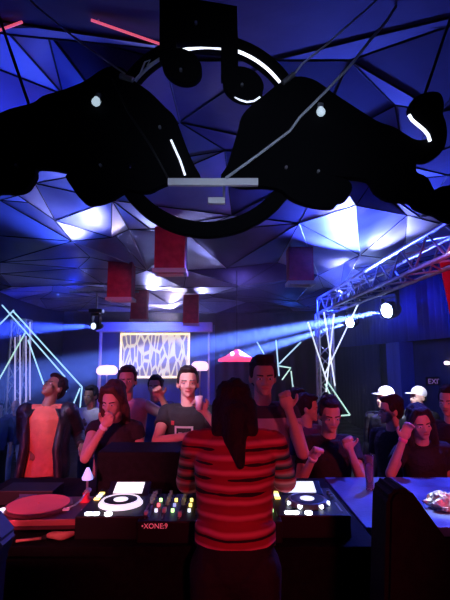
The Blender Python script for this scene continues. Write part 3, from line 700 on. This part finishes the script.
# mixer
a = PZ(170, 500, GZ); 
mx = thing('dj_mixer', 'black mixer with rows of knobs and coloured lights in the middle of the desk', 'mixer', (-.065, 2.06, ZD))
obj('body', B(-.295, .30, -.18, .19, 0, .085, bev=.005), 'black_plastic', mx)
rnd = random.Random(3)
for i in range(8):
    x = -.27+i*.072
    for k in range(4): obj('knob', C_((x, .16-.045*k, .085), (x, .16-.045*k, .106), .010, .008, 12), 'grey_metal', mx)
    sl = obj('fader_slot', B(x-.003, x+.003, -.15, -.05, .085, .087), 'grey_metal', mx)
    y = rnd.uniform(-.13, -.07); obj('fader_cap', B(x-.008, x+.008, y-.012, y+.012, .087, .105, bev=.002), 'white_plastic', mx)
    for k in range(3):
        mm = rnd.choice(['led_amber', 'led_red', 'led_white', 'led_amber', 'led_green2', 'blue_glow'])
        obj('indicator_light', C_((x+.035, .07-.07*k, .085), (x+.035, .07-.07*k, .098), .007, seg=8), mm, mx)
M['xone'] = emis('red_lettering', (.9, .10, .16), .55)
c = PY(162, 524, 1.878)
text('lettering', '\u2022XONE:9', .028, 'xone', mx, Matrix.Translation((c.x-.02, -.1815, .058)) @ Matrix.Rotation(PI/2, 4, 'X'), .0008)
# things on the desk
c = PZ(40, 485, ZD+.05)
t = thing('effects_box', 'small dark box with a blue-lit front behind the turntable', 'box', (c.x, 2.42, ZD)); obj('body', B(-.14, .14, -.08, .08, 0, .07, bev=.004), 'black_plastic', t)
obj('display', B(-.03, .06, -.083, -.08, .02, .055), 'dimblue', t) if 'dimblue' in M else obj('display', B(-.03, .06, -.083, -.08, .02, .055), 'navy', t)
c = PZ(109, 487, ZD); bm = bmesh.new()
t = thing('crumpled_napkin', 'crumpled red napkin behind the left media player', 'napkin', (c.x-.01, c.y+.16, ZD))
bm = bmesh.new(); sph(bm, (0, 0, .032), (.055, .035, .032), 3)
for v in bm.verts: v.co += v.co.normalized()*noise.noise(v.co*40)*.02
for v in bm.verts: v.co.z = max(v.co.z, 0)
obj('paper', bm, 'red_plastic', t)
c = PZ(95, 511, ZD)
t = thing('crumpled_sticker', 'small yellow-green scrap of paper between turntable and media player', 'paper', (c.x, c.y, ZD))
bm = bmesh.new(); sph(bm, (0, 0, .018), (.03, .035, .018), 3)
for v in bm.verts: v.co += v.co.normalized()*noise.noise(v.co*60)*.02
for v in bm.verts: v.co.z = max(v.co.z, 0)
obj('paper', bm, 'paper_yellow', t)
# brush on the desk
a = PZ(16, 541, 1.14); b = PZ(76, 536, 1.14); d = b-a; ln = math.hypot(d.x, d.y)
t = thing('dusting_brush', 'pinkish brush with a long thin handle lying below the turntable', 'brush', (a.x, a.y, 1.13), math.atan2(d.y, d.x))
obj('handle', T_([(0, 0, .01), (ln*.42, 0, .012)], .006), 'brush_wood', t, True)
obj('ferrule', C_((ln*.42, 0, .013), (ln*.5, 0, .014), .008, .013), 'black_plastic', t)
bm = bmesh.new(); sph(bm, (ln*.73, 0, .018), (ln*.26, .021, .016), 3)
for v in bm.verts: v.co.y += .01*math.sin(v.co.x*60)
obj('bristle_head', bm, 'brush_wood', t, True)
# glass tube on the counter
c = PZ(370, 490, ZD)
t = thing('tall_glass', 'tall slim purple-lit glass standing on the blue counter', 'glass', (c.x, c.y, ZD))
M['glass'] = mat('tinted_glass', (.75, .6, .95), .05); M['glass'].node_tree.nodes['Principled BSDF'].inputs['Transmission Weight'].default_value = .85
M['drink'] = mat('purple_drink', (.45, .15, .6), .3, emit=(.5, .15, .8), es=.0)
hh = .19
obj('tumbler', L_([(0, 0), (.022, 0), (.021, .01), (.023, hh*.6), (.027, hh), (.0255, hh), (.0215, hh*.6), (.019, .012), (0, .012)]), 'glass', t, True)
obj('drink', L_([(0, .013), (.0185, .013), (.021, hh*.6), (.022, hh*.72), (0, hh*.72)]), 'drink', t, True)
# foil heap
c = PZ(446, 509, ZD)
t = thing('crumpled_foil', 'bright crumpled foil lying on the blue counter beside the loudspeaker', 'foil', (c.x, c.y, ZD))
bm = bmesh.new(); sph(bm, (0, 0, .03), (.085, .06, .04), 4)
for v in bm.verts: v.co += v.co.normalized()*(noise.noise(v.co*35)*.035+noise.noise(v.co*90)*.012)
for v in bm.verts: v.co.z = max(v.co.z, 0)
obj('sheet', bm, 'foil', t)
# black box before the booth crowd
t = thing('booth_monitor', 'low black loudspeaker behind the mixer facing the crowd', 'loudspeaker', (-.50, 2.66, ZD))
p = PY(105, 452, 2.53)
obj('cabinet', B(-.22, .30, -.13, .17, 0, p.z-ZD, bev=.01), 'black_case', t)
obj('grille', B(-.20, .28, .171, .18, .02, p.z-ZD-.02), 'black_plastic', t)

# near right loudspeaker and left one
def wedge(pts, Y0, Y1):
    bm = bmesh.new(); a = [bm.verts.new((x, Y0, z)) for x, z in pts]; b = [bm.verts.new((x, Y1, z)) for x, z in pts]
    bm.faces.new(a); bm.faces.new(b[::-1]); n = len(pts)
    for k in range(n): bm.faces.new((a[k], b[k], b[(k+1) % n], a[(k+1) % n]))
    bmesh.ops.recalc_face_normals(bm, faces=bm.faces)
    bmesh.ops.bevel(bm, geom=[e for e in bm.edges], offset=.012, segments=2, affect='EDGES'); return bm
SPK = [(374, 640), (388, 500), (392, 492), (399, 488), (412, 491), (450, 543), (520, 625), (520, 760), (371, 760)]
Yk = 1.30
pts = [(PY(a, b, Yk).x, PY(a, b, Yk).z) for a, b in SPK]
zb = .25
pts = [(x, z if i < 6 else (z if i == 6 else .252)) for i, (x, z) in enumerate(pts)]; pts[0] = (pts[0][0], .7)
t = thing('monitor_loudspeaker', 'big black sloping loudspeaker at the near right corner', 'loudspeaker', (0, 0, 0))
o_ = []
for q in pts:
    if not o_ or (V(q)-V(o_[-1])).length > .005: o_.append(q)
obj('cabinet', wedge(o_, Yk, Yk+.14), 'black_case', t)
obj('stand', B(.62, .86, Yk+.05, Yk+.25, .25, .3), 'black_case', t) if False else None
a = PY(-8, 512, 1.35); b = PY(11, 536, 1.35); c = PY(0, 562, 1.35)
pl_ = [(a.x-.3, .25), (a.x-.3, a.z), (a.x, a.z), (b.x, b.z), (c.x, c.z), (c.x-.02, .25)]
t = thing('stool_back', 'dark blue corner of a padded seat back at the left edge', 'chair', (0, 0, 0))
M['blue_vinyl'] = noisy('blue_vinyl', (.05, .08, .25), (.07, .1, .32), 8, .45)
obj('backrest', wedge(pl_, 1.30, 1.40), 'blue_vinyl', t)

# ------------------------------------------------------------ people
def ell_(bm, c, r, rot=None, mt=None):
    m4 = Matrix.Translation(V(c)) @ (rot.to_4x4() if rot is not None else Matrix()) @ Matrix.Diagonal((*r, 1))
    if mt is not None: m4 = mt @ m4
    bmesh.ops.create_icosphere(bm, subdivisions=3, radius=1, matrix=m4)
def cap_(bm, p0, r0, p1, r1, flat=False):
    p0 = V(p0); p1 = V(p1)
    bmesh.ops.create_icosphere(bm, subdivisions=2, radius=r0, matrix=Matrix.Translation(p0))
    if not flat: bmesh.ops.create_icosphere(bm, subdivisions=2, radius=r1, matrix=Matrix.Translation(p1))
    cyl(bm, p0, p1, r0, r1, 14)
def ik(S, T, a, b, hint):
    d = T-S; L0 = d.length; mx_ = (a+b)*.985
    if L0 > mx_: T = S+d*(mx_/L0); d = T-S; L0 = mx_
    if L0 < abs(a-b)+.03: L0 = abs(a-b)+.03; d = d.normalized()*L0; T = S+d
    x = (a*a-b*b+L0*L0)/(2*L0); h = math.sqrt(max(a*a-x*x, 0)); u = d.normalized()
    n = (hint-u*hint.dot(u)); n = n.normalized() if n.length > 1e-4 else u.orthogonal()
    return S+u*x+n*h, T
def hand_(bm, W, d, palm, side, curl=.6, s=1.):
    """palm, four unequal bent fingers and a thumb leaving the palm's side"""
    d = d.normalized(); palm = (palm-d*palm.dot(d)).normalized(); lat = d.cross(palm)*side
    Mx = Matrix((lat, d, palm)).transposed()
    ell_(bm, W+d*.05*s, (.040*s, .052*s, .017*s), Mx)
    cap_(bm, W-d*.02*s, .026*s, W+d*.03*s, .027*s)
    for k, (ln, off) in enumerate(((.070, -.029), (.079, -.010), (.073, .010), (.057, .028))):
        p = W+d*.085*s+lat*off*s; a = curl*.5; q = d
        dirn = (d+lat*off*2).normalized(); ax = palm
        r = .0092*s
        ang = 0
        for j, f in enumerate((.45, .32, .23)):
            ang += curl*(.55+.25*j)
            dd = (dirn*math.cos(ang)+ax*math.sin(ang)).normalized(); p2 = p+dd*ln*f*s
            cap_(bm, p, r, p2, r*.9); p = p2; r *= .9
    p = W+d*.022*s-lat*.03*s; dd = (d*.6-lat*.75+palm*.3).normalized(); p2 = p+dd*.04*s; cap_(bm, p, .0125*s, p2, .011*s)
    p3 = p2+(d*.85-lat*.2+palm*.5).normalized()*.033*s; cap_(bm, p2, .011*s, p3, .009*s)
def remesh(o, vox, sm=4):
    m = o.modifiers.new('r', 'REMESH'); m.mode = 'VOXEL'; m.voxel_size = vox; m.use_smooth_shade = True
    if sm: s = o.modifiers.new('s', 'SMOOTH'); s.factor = .5; s.iterations = sm
    return o

def person(px, ptop, Y, label, yaw=0, lean=0, side=0, hy=0, hp=0, hr=0, floor=0., rh=None, lh=None, rel=None, lel=None, rcurl=.6, lcurl=.6,
           skin='skin_a', hair='short', hm='hair', top='tee_black', sleeve=.55, jacket=None, legs='denim_dark', extras=(), build=1., crop=0, sfix=None, neck=.535, vox=.0085, stance=.11, seat=False, group=None, cat='person', bands=()):
    z0 = PY(px, ptop, Y).z-floor
    pel = .93 if not seat else .52
    U = Matrix.Rotation(R(lean), 4, 'X') @ Matrix.Rotation(R(side), 4, 'Y')     # lean>0 = forward (towards -Y)
    Uh = U @ Matrix.Translation((0, -.008, neck)) @ Matrix.Rotation(R(hy), 4, 'Z') @ Matrix.Rotation(R(hp), 4, 'X') @ Matrix.Rotation(R(hr), 4, 'Y')
    # unit figure top and head centre, used to size and place the figure
    tops = [(Uh @ (V((0, .01, .135))+V((x, y, z)))) for x in (-.04, 0, .04) for y in (-.05, 0, .05) for z in (.1,)]
    tz = max(p.z for p in tops)+pel
    s = sfix or z0/tz
    hc = Uh @ V((0, -.01, .11)); rz = R(yaw)
    RZ = Matrix.Rotation(rz, 4, 'Z')
    off = (RZ @ V((hc.x, hc.y, 0)))*s
    hx = PY(px, ptop+12, Y)
    root = V((hx.x-off.x, Y-off.y, floor))
    t = thing('person', label, cat, root, rz, group)
    S4 = Matrix.Scale(s, 4); P0 = V((0, 0, pel))
    inv = (Matrix.Translation(root) @ RZ).inverted()
    def loc(q): return inv @ PY(q[0], q[1], Y+(q[2] if len(q) > 2 else -.15))/1.0
    def up(p): return (P0+U @ V(p))*s
    def hd(p): return (P0+Uh @ V(p))*s
    Ur = U.to_3x3(); Hr = Uh.to_3x3()
    b = build
    J = {}
    for sd, q, el in ((-1, rh, rel), (1, lh, lel)):
        S = up((sd*.178*b, .0, .43))
        if q is None:
            T = S+(Ur @ V((sd*.06, -.05, -.53)))*s; hint = V((sd*.2, .9, 0))
        else:
            T = loc(q); hint = V(el) if el else V((sd*.6, .2, -.8))
        E, W = ik(S, T, .285*s, .255*s, hint)
        J[sd] = (S, E, W)
    # --- body: one continuous skin
    bm = bmesh.new()
    ell_(bm, up((0, 0, 0)), (.16*b*s, .112*s, .115*s), Ur)
    ell_(bm, up((0, 0, .14)), (.138*b*s, .098*s, .15*s), Ur)
    ell_(bm, up((0, .01, .31)), (.15*b*s, .098*s, .145*s), Ur)
    cap_(bm, up((-.14*b, .008, .43)), .048*s, up((.14*b, .008, .43)), .048*s)
    cap_(bm, up((0, .010, .43)), .07*s, up((0, .004, .49)), .056*s)
    cap_(bm, up((0, .004, .48)), .056*s, hd((0, .012, .07)), .053*s)
    for sd in (-1, 1):
        S, E, W = J[sd]
        cap_(bm, S, .052*b*s, E, .038*s); cap_(bm, E, .038*s, W, .025*s)
        d = (W-E).normalized(); pn = V((0, -.2, -1)) if abs(d.z) < .7 else V((-sd, -.5, 0))
        if (rh if sd < 0 else lh) and d.z > .5: pn = V((0, -1, 0))
        hand_(bm, W, d, pn, -sd, rcurl if sd < 0 else lcurl, s*1.02)
        H_ = up((sd*.085, 0, -.03))
        if seat: K = H_+V((sd*.06, -.43, .02))*s; A = V((K.x, K.y-.02*s, .085*s))
        else: K = V((sd*stance*.95*s, H_.y*.5-.02*s, .50*s)); A = V((sd*stance*1.1*s, .02*s, .085*s))
        cap_(bm, H_, .088*s, K, .054*s); cap_(bm, K, .054*s, A, .036*s); cap_(bm, A, .036*s, A+V((0, -.12*s, -.045*s)), .028*s)
        J[(sd, 'leg')] = (H_, K, A)
    ell_(bm, hd((0, .012, .137)), (.076*s, .094*s, .099*s), Hr)
    ell_(bm, hd((0, -.035, .085)), (.058*s, .058*s, .072*s), Hr)
    ell_(bm, hd((0, -.055, .05)), (.042*s, .038*s, .038*s), Hr)
    ell_(bm, hd((0, -.078, .022)), (.02*s, .016*s, .015*s), Hr)
    cap_(bm, hd((0, -.082, .122)), .009*s, hd((0, -.104, .086)), .0125*s)
    for x in (-1, 1):
        ell_(bm, hd((x*.012, -.095, .081)), (.009*s, .01*s, .008*s), Hr)
        ell_(bm, hd((x*.078, .012, .1)), (.011*s, .02*s, .03*s), Hr)
        cap_(bm, hd((x*.012, -.080, .130)), .008*s, hd((x*.048, -.068, .128)), .008*s)
        ell_(bm, hd((x*.042, -.062, .085)), (.018*s, .015*s, .018*s), Hr)
    body = remesh(obj('body', bm, skin, t), vox*.8)
    # --- face
    for x in (-1, 1):
        bm = bmesh.new(); ell_(bm, hd((x*.031, -.0805, .112)), (.0125*s, .009*s, .0065*s), Hr); e = obj('eye', bm, 'eye', t, True)
        bm = bmesh.new(); ell_(bm, hd((x*.031, -.0885, .112)), (.0055*s, .003*s, .0055*s), Hr); obj('iris', bm, 'pupil', e, True)
        bm = bmesh.new(); cap_(bm, hd((x*.014, -.0905, .131)), .0042*s, hd((x*.048, -.0775, .134)), .0032*s); obj('eyebrow', bm, 'hair', t, True)
    bm = bmesh.new(); ell_(bm, hd((0, -.094, .056)), (.0235*s, .008*s, .0075*s), Hr); obj('mouth', bm, 'lips', t, True)
    # --- hair
    bm = bmesh.new()
    if hair in ('short', 'long', 'pony', 'quiff'):
        ell_(bm, hd((0, .030, .160)), (.084*s, .094*s, .094*s), Hr)
        ell_(bm, hd((0, .055, .115)), (.080*s, .064*s, .085*s), Hr)
        ell_(bm, hd((0, -.035, .215)), (.06*s, .05*s, .028*s), Hr)
        for x in (-1, 1): ell_(bm, hd((x*.073, -.005, .145)), (.014*s, .032*s, .04*s), Hr)
        rr = random.Random(int(px)); 
        for k in range(34):
            a = rr.uniform(0, 2*PI); e = rr.uniform(.1, 1.3)
            ell_(bm, hd((.078*math.cos(a)*math.cos(e), .03+.09*math.sin(a)*math.cos(e), .16+.088*math.sin(e))), (.016*s, .016*s, .014*s), Hr) if math.sin(a) > -.5 or e > .8 else None
        if hair == 'quiff':
            for k in range(6): ell_(bm, hd((-.045+.018*k, -.055, .232)), (.018*s, .035*s, .028*s), Hr)
    if hair == 'long':
        for x in (-1, 1):
            cap_(bm, hd((x*.068, .0, .17)), .028*s, hd((x*.088, -.0, .04)), .034*s); cap_(bm, hd((x*.088, -.0, .04)), .034*s, hd((x*.095, -.03, -.14)), .026*s); cap_(bm, hd((x*.095, -.03, -.14)), .026*s, hd((x*.085, -.055, -.25)), .012*s)
            cap_(bm, hd((x*.04, -.055, .225)), .022*s, hd((x*.085, -.03, .12)), .022*s)
        ell_(bm, hd((0, .07, -.02)), (.085*s, .04*s, .14*s), Hr)
    if hair == 'pony':
        ell_(bm, hd((0, .07, .07)), (.078*s, .05*s, .09*s), Hr)
        cap_(bm, hd((0, .09, .06)), .06*s, up((.0, .10, .45)), .05*s); cap_(bm, up((.0, .10, .45)), .048*s, up((-.02, .145, .35)), .018*s)
        for x in (-1, 1): cap_(bm, hd((x*.055, .05, .12)), .045*s, hd((x*.06, .07, -.0)), .04*s)
    if hair == 'bun': pass
    if hair == 'cap':
        ell_(bm, hd((0, .022, .165)), (.083*s, .102*s, .085*s), Hr)
        o = remesh(obj('cap', bm, hm, t), vox)
        bm = bmesh.new(); ell_(bm, hd((0, -.105, .165)), (.062*s, .065*s, .009*s), Hr); obj('brim', bm, hm, o, True)
        bm = bmesh.new(); ell_(bm, hd((0, .05, .10)), (.077*s, .055*s, .06*s), Hr); remesh(obj('hair', bm, 'hair', t), vox)
    elif hair == 'bald': bm.free()
    else:
        remesh(obj('hair', bm, hm, t), vox, 2)
    # --- shirt
    g = .012
    def torso(bm, g, low=-.04):
        ell_(bm, up((0, 0, low+.10)), ((.158*b+g)*s, (.112+g)*s, .14*s), Ur)
        cyl(bm, up((0, 0, low-.03)), up((0, 0, .14)), (.148*b+g)*s, (.14*b+g)*s, 24)
        ell_(bm, up((0, 0, .15)), ((.142*b+g)*s, (.100+g)*s, .16*s), Ur)
        ell_(bm, up((0, 0, .32)), ((.165*b+g)*s, (.112+g)*s, .155*s), Ur)
        cap_(bm, up((-.14*b, .005, .425)), (.055+g)*s, up((.14*b, .005, .425)), (.055+g)*s)
    bm = bmesh.new()
    # flattened waist tube instead of a round one
    rings = []
    for z_, rx, ry in ((-.10+crop, .168, .124), (crop*.9, .17, .124), (.12, .155, .112), (.25, .168, .122), (.36, .18, .125), (.43, .165, .105), (.475, .105, .08)):
        rings.append([bm.verts.new(up(((rx*b+g*.5)*math.cos(a), (ry+g*.5)*math.sin(a), z_))) for a in [2*PI*k/28 for k in range(28)]])
    for r0, r1 in zip(rings[:-1], rings[1:]):
        for k in range(28): bm.faces.new((r0[k], r0[(k+1) % 28], r1[(k+1) % 28], r1[k]))
    bm.faces.new(rings[0][::-1]); bm.faces.new(rings[-1])
    cap_(bm, up((-.135*b, .005, .43)), (.055+g)*s, up((.135*b, .005, .43)), (.055+g)*s)
    if sleeve > 0:
        for sd in (-1, 1):
            S, E, W = J[sd]
            if sleeve <= 1:
                cap_(bm, S, (.052*b+g)*s, S.lerp(E, sleeve), (.046+g*1.3)*s, True)
            else:
                cap_(bm, S, (.052*b+g)*s, E, (.04+g*1.2)*s); cap_(bm, E, (.04+g*1.2)*s, E.lerp(W, sleeve-1), (.03+g)*s, True)
    sh = remesh(obj('shirt', bm, top, t), vox, 3)
    # --- jacket (open at the front)
    if jacket:
        bm = bmesh.new(); g2 = .03
        n = 22; a0, a1 = R(-90+38), R(270-38)
        rows = []
        for z_, rx, ry in ((-.12, .20, .15), (0, .2, .15), (.14, .185, .14), (.28, .195, .15), (.38, .19, .14), (.455, .12, .09)):
            ro = []
            for k in range(n+1):
                a = a0+(a1-a0)*k/n
                ro.append([up(((rx*b+e)*math.cos(a), (ry+e)*math.sin(a), z_)) for e in (0, .02)])
            rows.append(ro)
        vv = [[[bm.verts.new(q) for q in c] for c in ro] for ro in rows]
        for i in range(len(vv)-1):
            for k in range(n):
                for e in (0, 1): bm.faces.new((vv[i][k][e], vv[i][k+1][e], vv[i+1][k+1][e], vv[i+1][k][e]))
            for k in (0, n): bm.faces.new((vv[i][k][0], vv[i+1][k][0], vv[i+1][k][1], vv[i][k][1]))
        for i in (0, len(vv)-1):
            for k in range(n): bm.faces.new((vv[i][k][0], vv[i][k+1][0], vv[i][k+1][1], vv[i][k][1]))
        bmesh.ops.recalc_face_normals(bm, faces=bm.faces)
        for sd in (-1, 1):
            S, E, W = J[sd]
            cap_(bm, S, .085*s, E, .062*s); cap_(bm, E, .062*s, E.lerp(W, .93), .045*s, True)
            cap_(bm, up((sd*.155, -.06, .40)), .04*s, up((sd*.13, -.14, .12)), .035*s); cap_(bm, up((sd*.13, -.14, .12)), .035*s, up((sd*.16, -.14, -.1)), .035*s)
        remesh(obj('jacket', bm, jacket, t), vox, 3)
    # --- trousers and shoes
    bm = bmesh.new()
    ell_(bm, up((0, 0, .03)), ((.168*b)*s, .122*s, .165*s), Ur)
    for sd in (-1, 1):
        H_, K, A = J[(sd, 'leg')]
        cap_(bm, H_, .098*s, K, .066*s); cap_(bm, K, .066*s, A, .055*s, True)
    remesh(obj('trousers', bm, legs, t), .012, 3)
    for sd in (-1, 1):
        A = J[(sd, 'leg')][2]
        bm = bmesh.new(); ell_(bm, V((A.x, A.y-.06*s, .045*s)), (.047*s, .135*s, .045*s)); ell_(bm, V((A.x, A.y, .07*s)), (.045*s, .05*s, .07*s))
        for v in bm.verts: v.co.z = max(v.co.z, 0.001)
        remesh(obj('shoe', bm, 'shoe', t), .012, 1)
    for sd, mm in bands:
        S, E, W = J[sd]; d = (W-E).normalized()
        obj('wristband', C_(W-d*.012*s, W+d*.012*s, .031*s, seg=18), mm, t, True)
    t['_s'] = s
    return t, J, up, hd, s

PP = {}
# the person playing, seen from behind
dj, J, up, hd, s = person(234, 388, 1.90, 'person seen from behind playing at the booth in a red striped knit sweater', yaw=180, lean=12, hy=0, hp=22, floor=.25, sfix=.95, neck=.46,
    rh=(278, 484, .33), lh=(199, 484, .33), rel=(-.6, .1, -1), lel=(.6, .1, -1), skin='skin_b', hair='pony', top='sweater', sleeve=1.72, legs='tee_black', build=.93, vox=.006, crop=.15)

person(53, 374, 4.1, 'man in open black jacket over an orange shirt, face tilted up', yaw=8, lean=-6, hy=-35, hp=-28, hr=0, rh=(31, 448, -.12), lh=(82, 446, -.1), rel=(-.3, .8, -1), lel=(.3, .8, -1), skin='skin_c', top='tee_orange', jacket='jacket', group=None)
person(90, 386, 5.2, 'person in a white long-sleeved shirt behind the woman on the left', yaw=-20, lean=4, rh=(83, 425, -.2), skin='skin_c', top='white_cloth', sleeve=1.9)
person(113, 381, 3.25, 'woman with long dark hair and black top, hand held to her chin', yaw=-4, lean=5, hy=-8, hp=16, rh=(104, 427, -.2), rel=(-.5, -.1, -1), skin='skin_a', hair='long', hm='hair_b', top='tee_black', sleeve=.25, build=.88, bands=((-1, 'band_white'),), rcurl=1.1)
person(127, 367, 4.1, 'man in a pale tank top raising one fist beside the screen', yaw=6, hy=0, rh=None, lh=(161, 397, -.2), lel=(1, 0, -1), lcurl=1.5, skin='skin_b', top='tank_pale', sleeve=0, legs='denim_blue')
person(155, 376, 4.9, 'person in a navy shirt standing far back under the screen', yaw=-6, skin='skin_b', top='navy', sleeve=1.8, legs='denim_blue')
m7, J7, up7, hd7, s7 = person(188, 367, 3.6, 'man in a black shirt with a pale printed picture, holding up a small glass', yaw=-8, lean=0, hy=14, hp=-4, rh=(187, 436, -.3), rel=(-1, .2, -.3), lh=(205, 412, -.25), lel=(.8, 0, -1), lcurl=1.1, skin='skin_a', top='tee_black', sleeve=.5, build=.95)
person(263, 357, 3.05, 'tall man in a grey shirt with a dark chest stripe facing the booth', yaw=0, hy=4, hp=4, rh=(240, 455, -.2), lh=(289, 410, -.2), lel=(.3, -.05, -1), lcurl=1.5, skin='skin_b', hair='quiff', top='tee_grey', sleeve=.4, build=.95)
person(299, 389, 4.5, 'person with bushy dark hair and blue shirt behind the profile man', yaw=20, hy=20, skin='skin_a', hair='short', top='navy', sleeve=.6)
person(309, 394, 3.75, 'young man in a dark purple shirt turned towards the right', yaw=38, hy=40, hp=6, lh=(312, 452, -.1), skin='skin_a', top='shirt_purple', sleeve=.6, build=.9)
person(330, 397, 3.12, 'man in a black shirt and dark red shorts, both forearms bent forward', yaw=4, lean=6, hy=0, hp=8, rh=(313, 458, -.2), lh=(350, 450, -.2), rel=(-.3, .5, -1), lel=(.5, .5, -1), rcurl=1.2, lcurl=1.2, skin='skin_a', top='tee_black', sleeve=.55, legs='shorts_red', bands=((-1, 'band_white'),), build=.98)
person(384, 387, 4.6, 'guest in a white cap behind the profile man on the right', yaw=-40, hy=-25, skin='skin_a', hair='cap', hm='cap_white', top='jacket', sleeve=1.8, group='guests in white caps')
person(389, 396, 3.6, 'young man in black seen in profile facing left', yaw=-50, hy=-38, hp=4, skin='skin_a', top='tee_black', sleeve=.6, build=.9)
person(417, 387, 4.9, 'guest in a white cap behind the woman touching her face', yaw=-45, hy=-25, skin='skin_a', hair='cap', hm='cap_white', top='tee_black', sleeve=1.8, group='guests in white caps')
person(420, 404, 3.08, 'woman in black resting one hand against her cheek, pink wristband', yaw=-6, lean=7, side=-4, hy=4, hp=6, hr=-4, rh=(403, 440, -.14), rel=(-.5, -.2, -1), rcurl=.8, skin='skin_a', hair='long', top='tee_black', sleeve=.5, build=.9, bands=((-1, 'band_pink'),))
t17 = person(449, 386, 3.5, 'man at the right edge with a white collar strap', yaw=-30, hy=-20, hp=4, skin='skin_a', top='tee_black', sleeve=1.8)
person(15, 400, 6.6, 'distant pale-headed person in dark top and light trousers by the left tower', yaw=10, lean=12, hp=0, skin='skin_a', hair='bald', top='navy', sleeve=1.5, legs='denim_blue', seat=False)
person(-1, 402, 6.2, 'dark-haired person in navy standing half out of view at the left edge', yaw=20, skin='skin_a', hair='short', top='navy', sleeve=1.5)

# grey shirt's dark stripe as a sewn band; printed picture on the black shirt
def loop_band(par, up, s, z0, z1, rx, ry, m, name):
    bm = bmesh.new(); n = 40; rows = []
    for z_ in (z0, z1):
        rows.append([bm.verts.new(up((rx*math.cos(2*PI*k/n), ry*math.sin(2*PI*k/n), z_))) for k in range(n)])
    for k in range(n): bm.faces.new((rows[0][k], rows[0][(k+1) % n], rows[1][(k+1) % n], rows[1][k]))
    bmesh.ops.solidify(bm, geom=bm.faces, thickness=.006)
    return obj(name, bm, m, par, True)
M['print'] = mat('pale_print', (.85, .75, .78), .7); M['print_red'] = mat('red_print', (.7, .08, .1), .7)
def chest(up, x, z, e=.0): return up((x, -math.sqrt(max(0, 1-(x/.185)**2))*(.131+e), z))
def pr(up, s, par, rects, m, name='chest_print'):
    bm = bmesh.new()
    for x0, x1, z0, z1 in rects:
        n = 6; a = [[bm.verts.new(chest(up, x0+(x1-x0)*k/n, z, .004)) for k in range(n+1)] for z in (z0, z1)]
        for k in range(n): bm.faces.new((a[0][k], a[0][k+1], a[1][k+1], a[1][k]))
    bmesh.ops.solidify(bm, geom=bm.faces, thickness=.003)
    return obj(name, bm, m, par)
pr(up7, s7, m7, [(-.07, .07, .33, .345), (-.07, .07, .21, .225), (-.07, -.055, .225, .33), (.055, .07, .225, .33), (-.04, -.01, .28, .30), (.01, .04, .28, .30)], 'print')
pr(up7, s7, m7, [(-.035, .035, .245, .262), (-.05, -.03, .17, .20), (-.01, .01, .17, .20), (.03, .05, .17, .20), (-.10, -.075, .35, .38)], 'print_red')
# held glass
S, E, W = J7[1]
wp = m7.matrix_world if False else (Matrix.Translation(m7.location) @ Matrix.Rotation(m7.rotation_euler.z, 4, 'Z'))
gp = wp @ (W+(W-E).normalized()*.07)+V((0, -.05, -.03))
t = thing('shot_glass', 'bright small glass held up by the man in the printed shirt', 'glass', gp)
M['glow_glass'] = mat('lit_glass', (.9, .92, 1), .1, emit=(.8, .85, 1), es=.0)
obj('bowl', L_([(0, 0), (.022, 0), (.03, .10), (.0285, .10), (.02, .008), (0, .008)]), 'glow_glass', t, True)

SC.view_settings.view_transform = 'Standard'; SC.view_settings.look = 'None'; SC.view_settings.gamma = 1; SC.view_settings.exposure = -.3
SC.view_settings.use_curve_mapping = False
SC.cycles.use_denoising = True
SC.cycles.volume_bounces = 0
SC.cycles.max_bounces = 6
SC.cycles.sample_clamp_indirect = 3
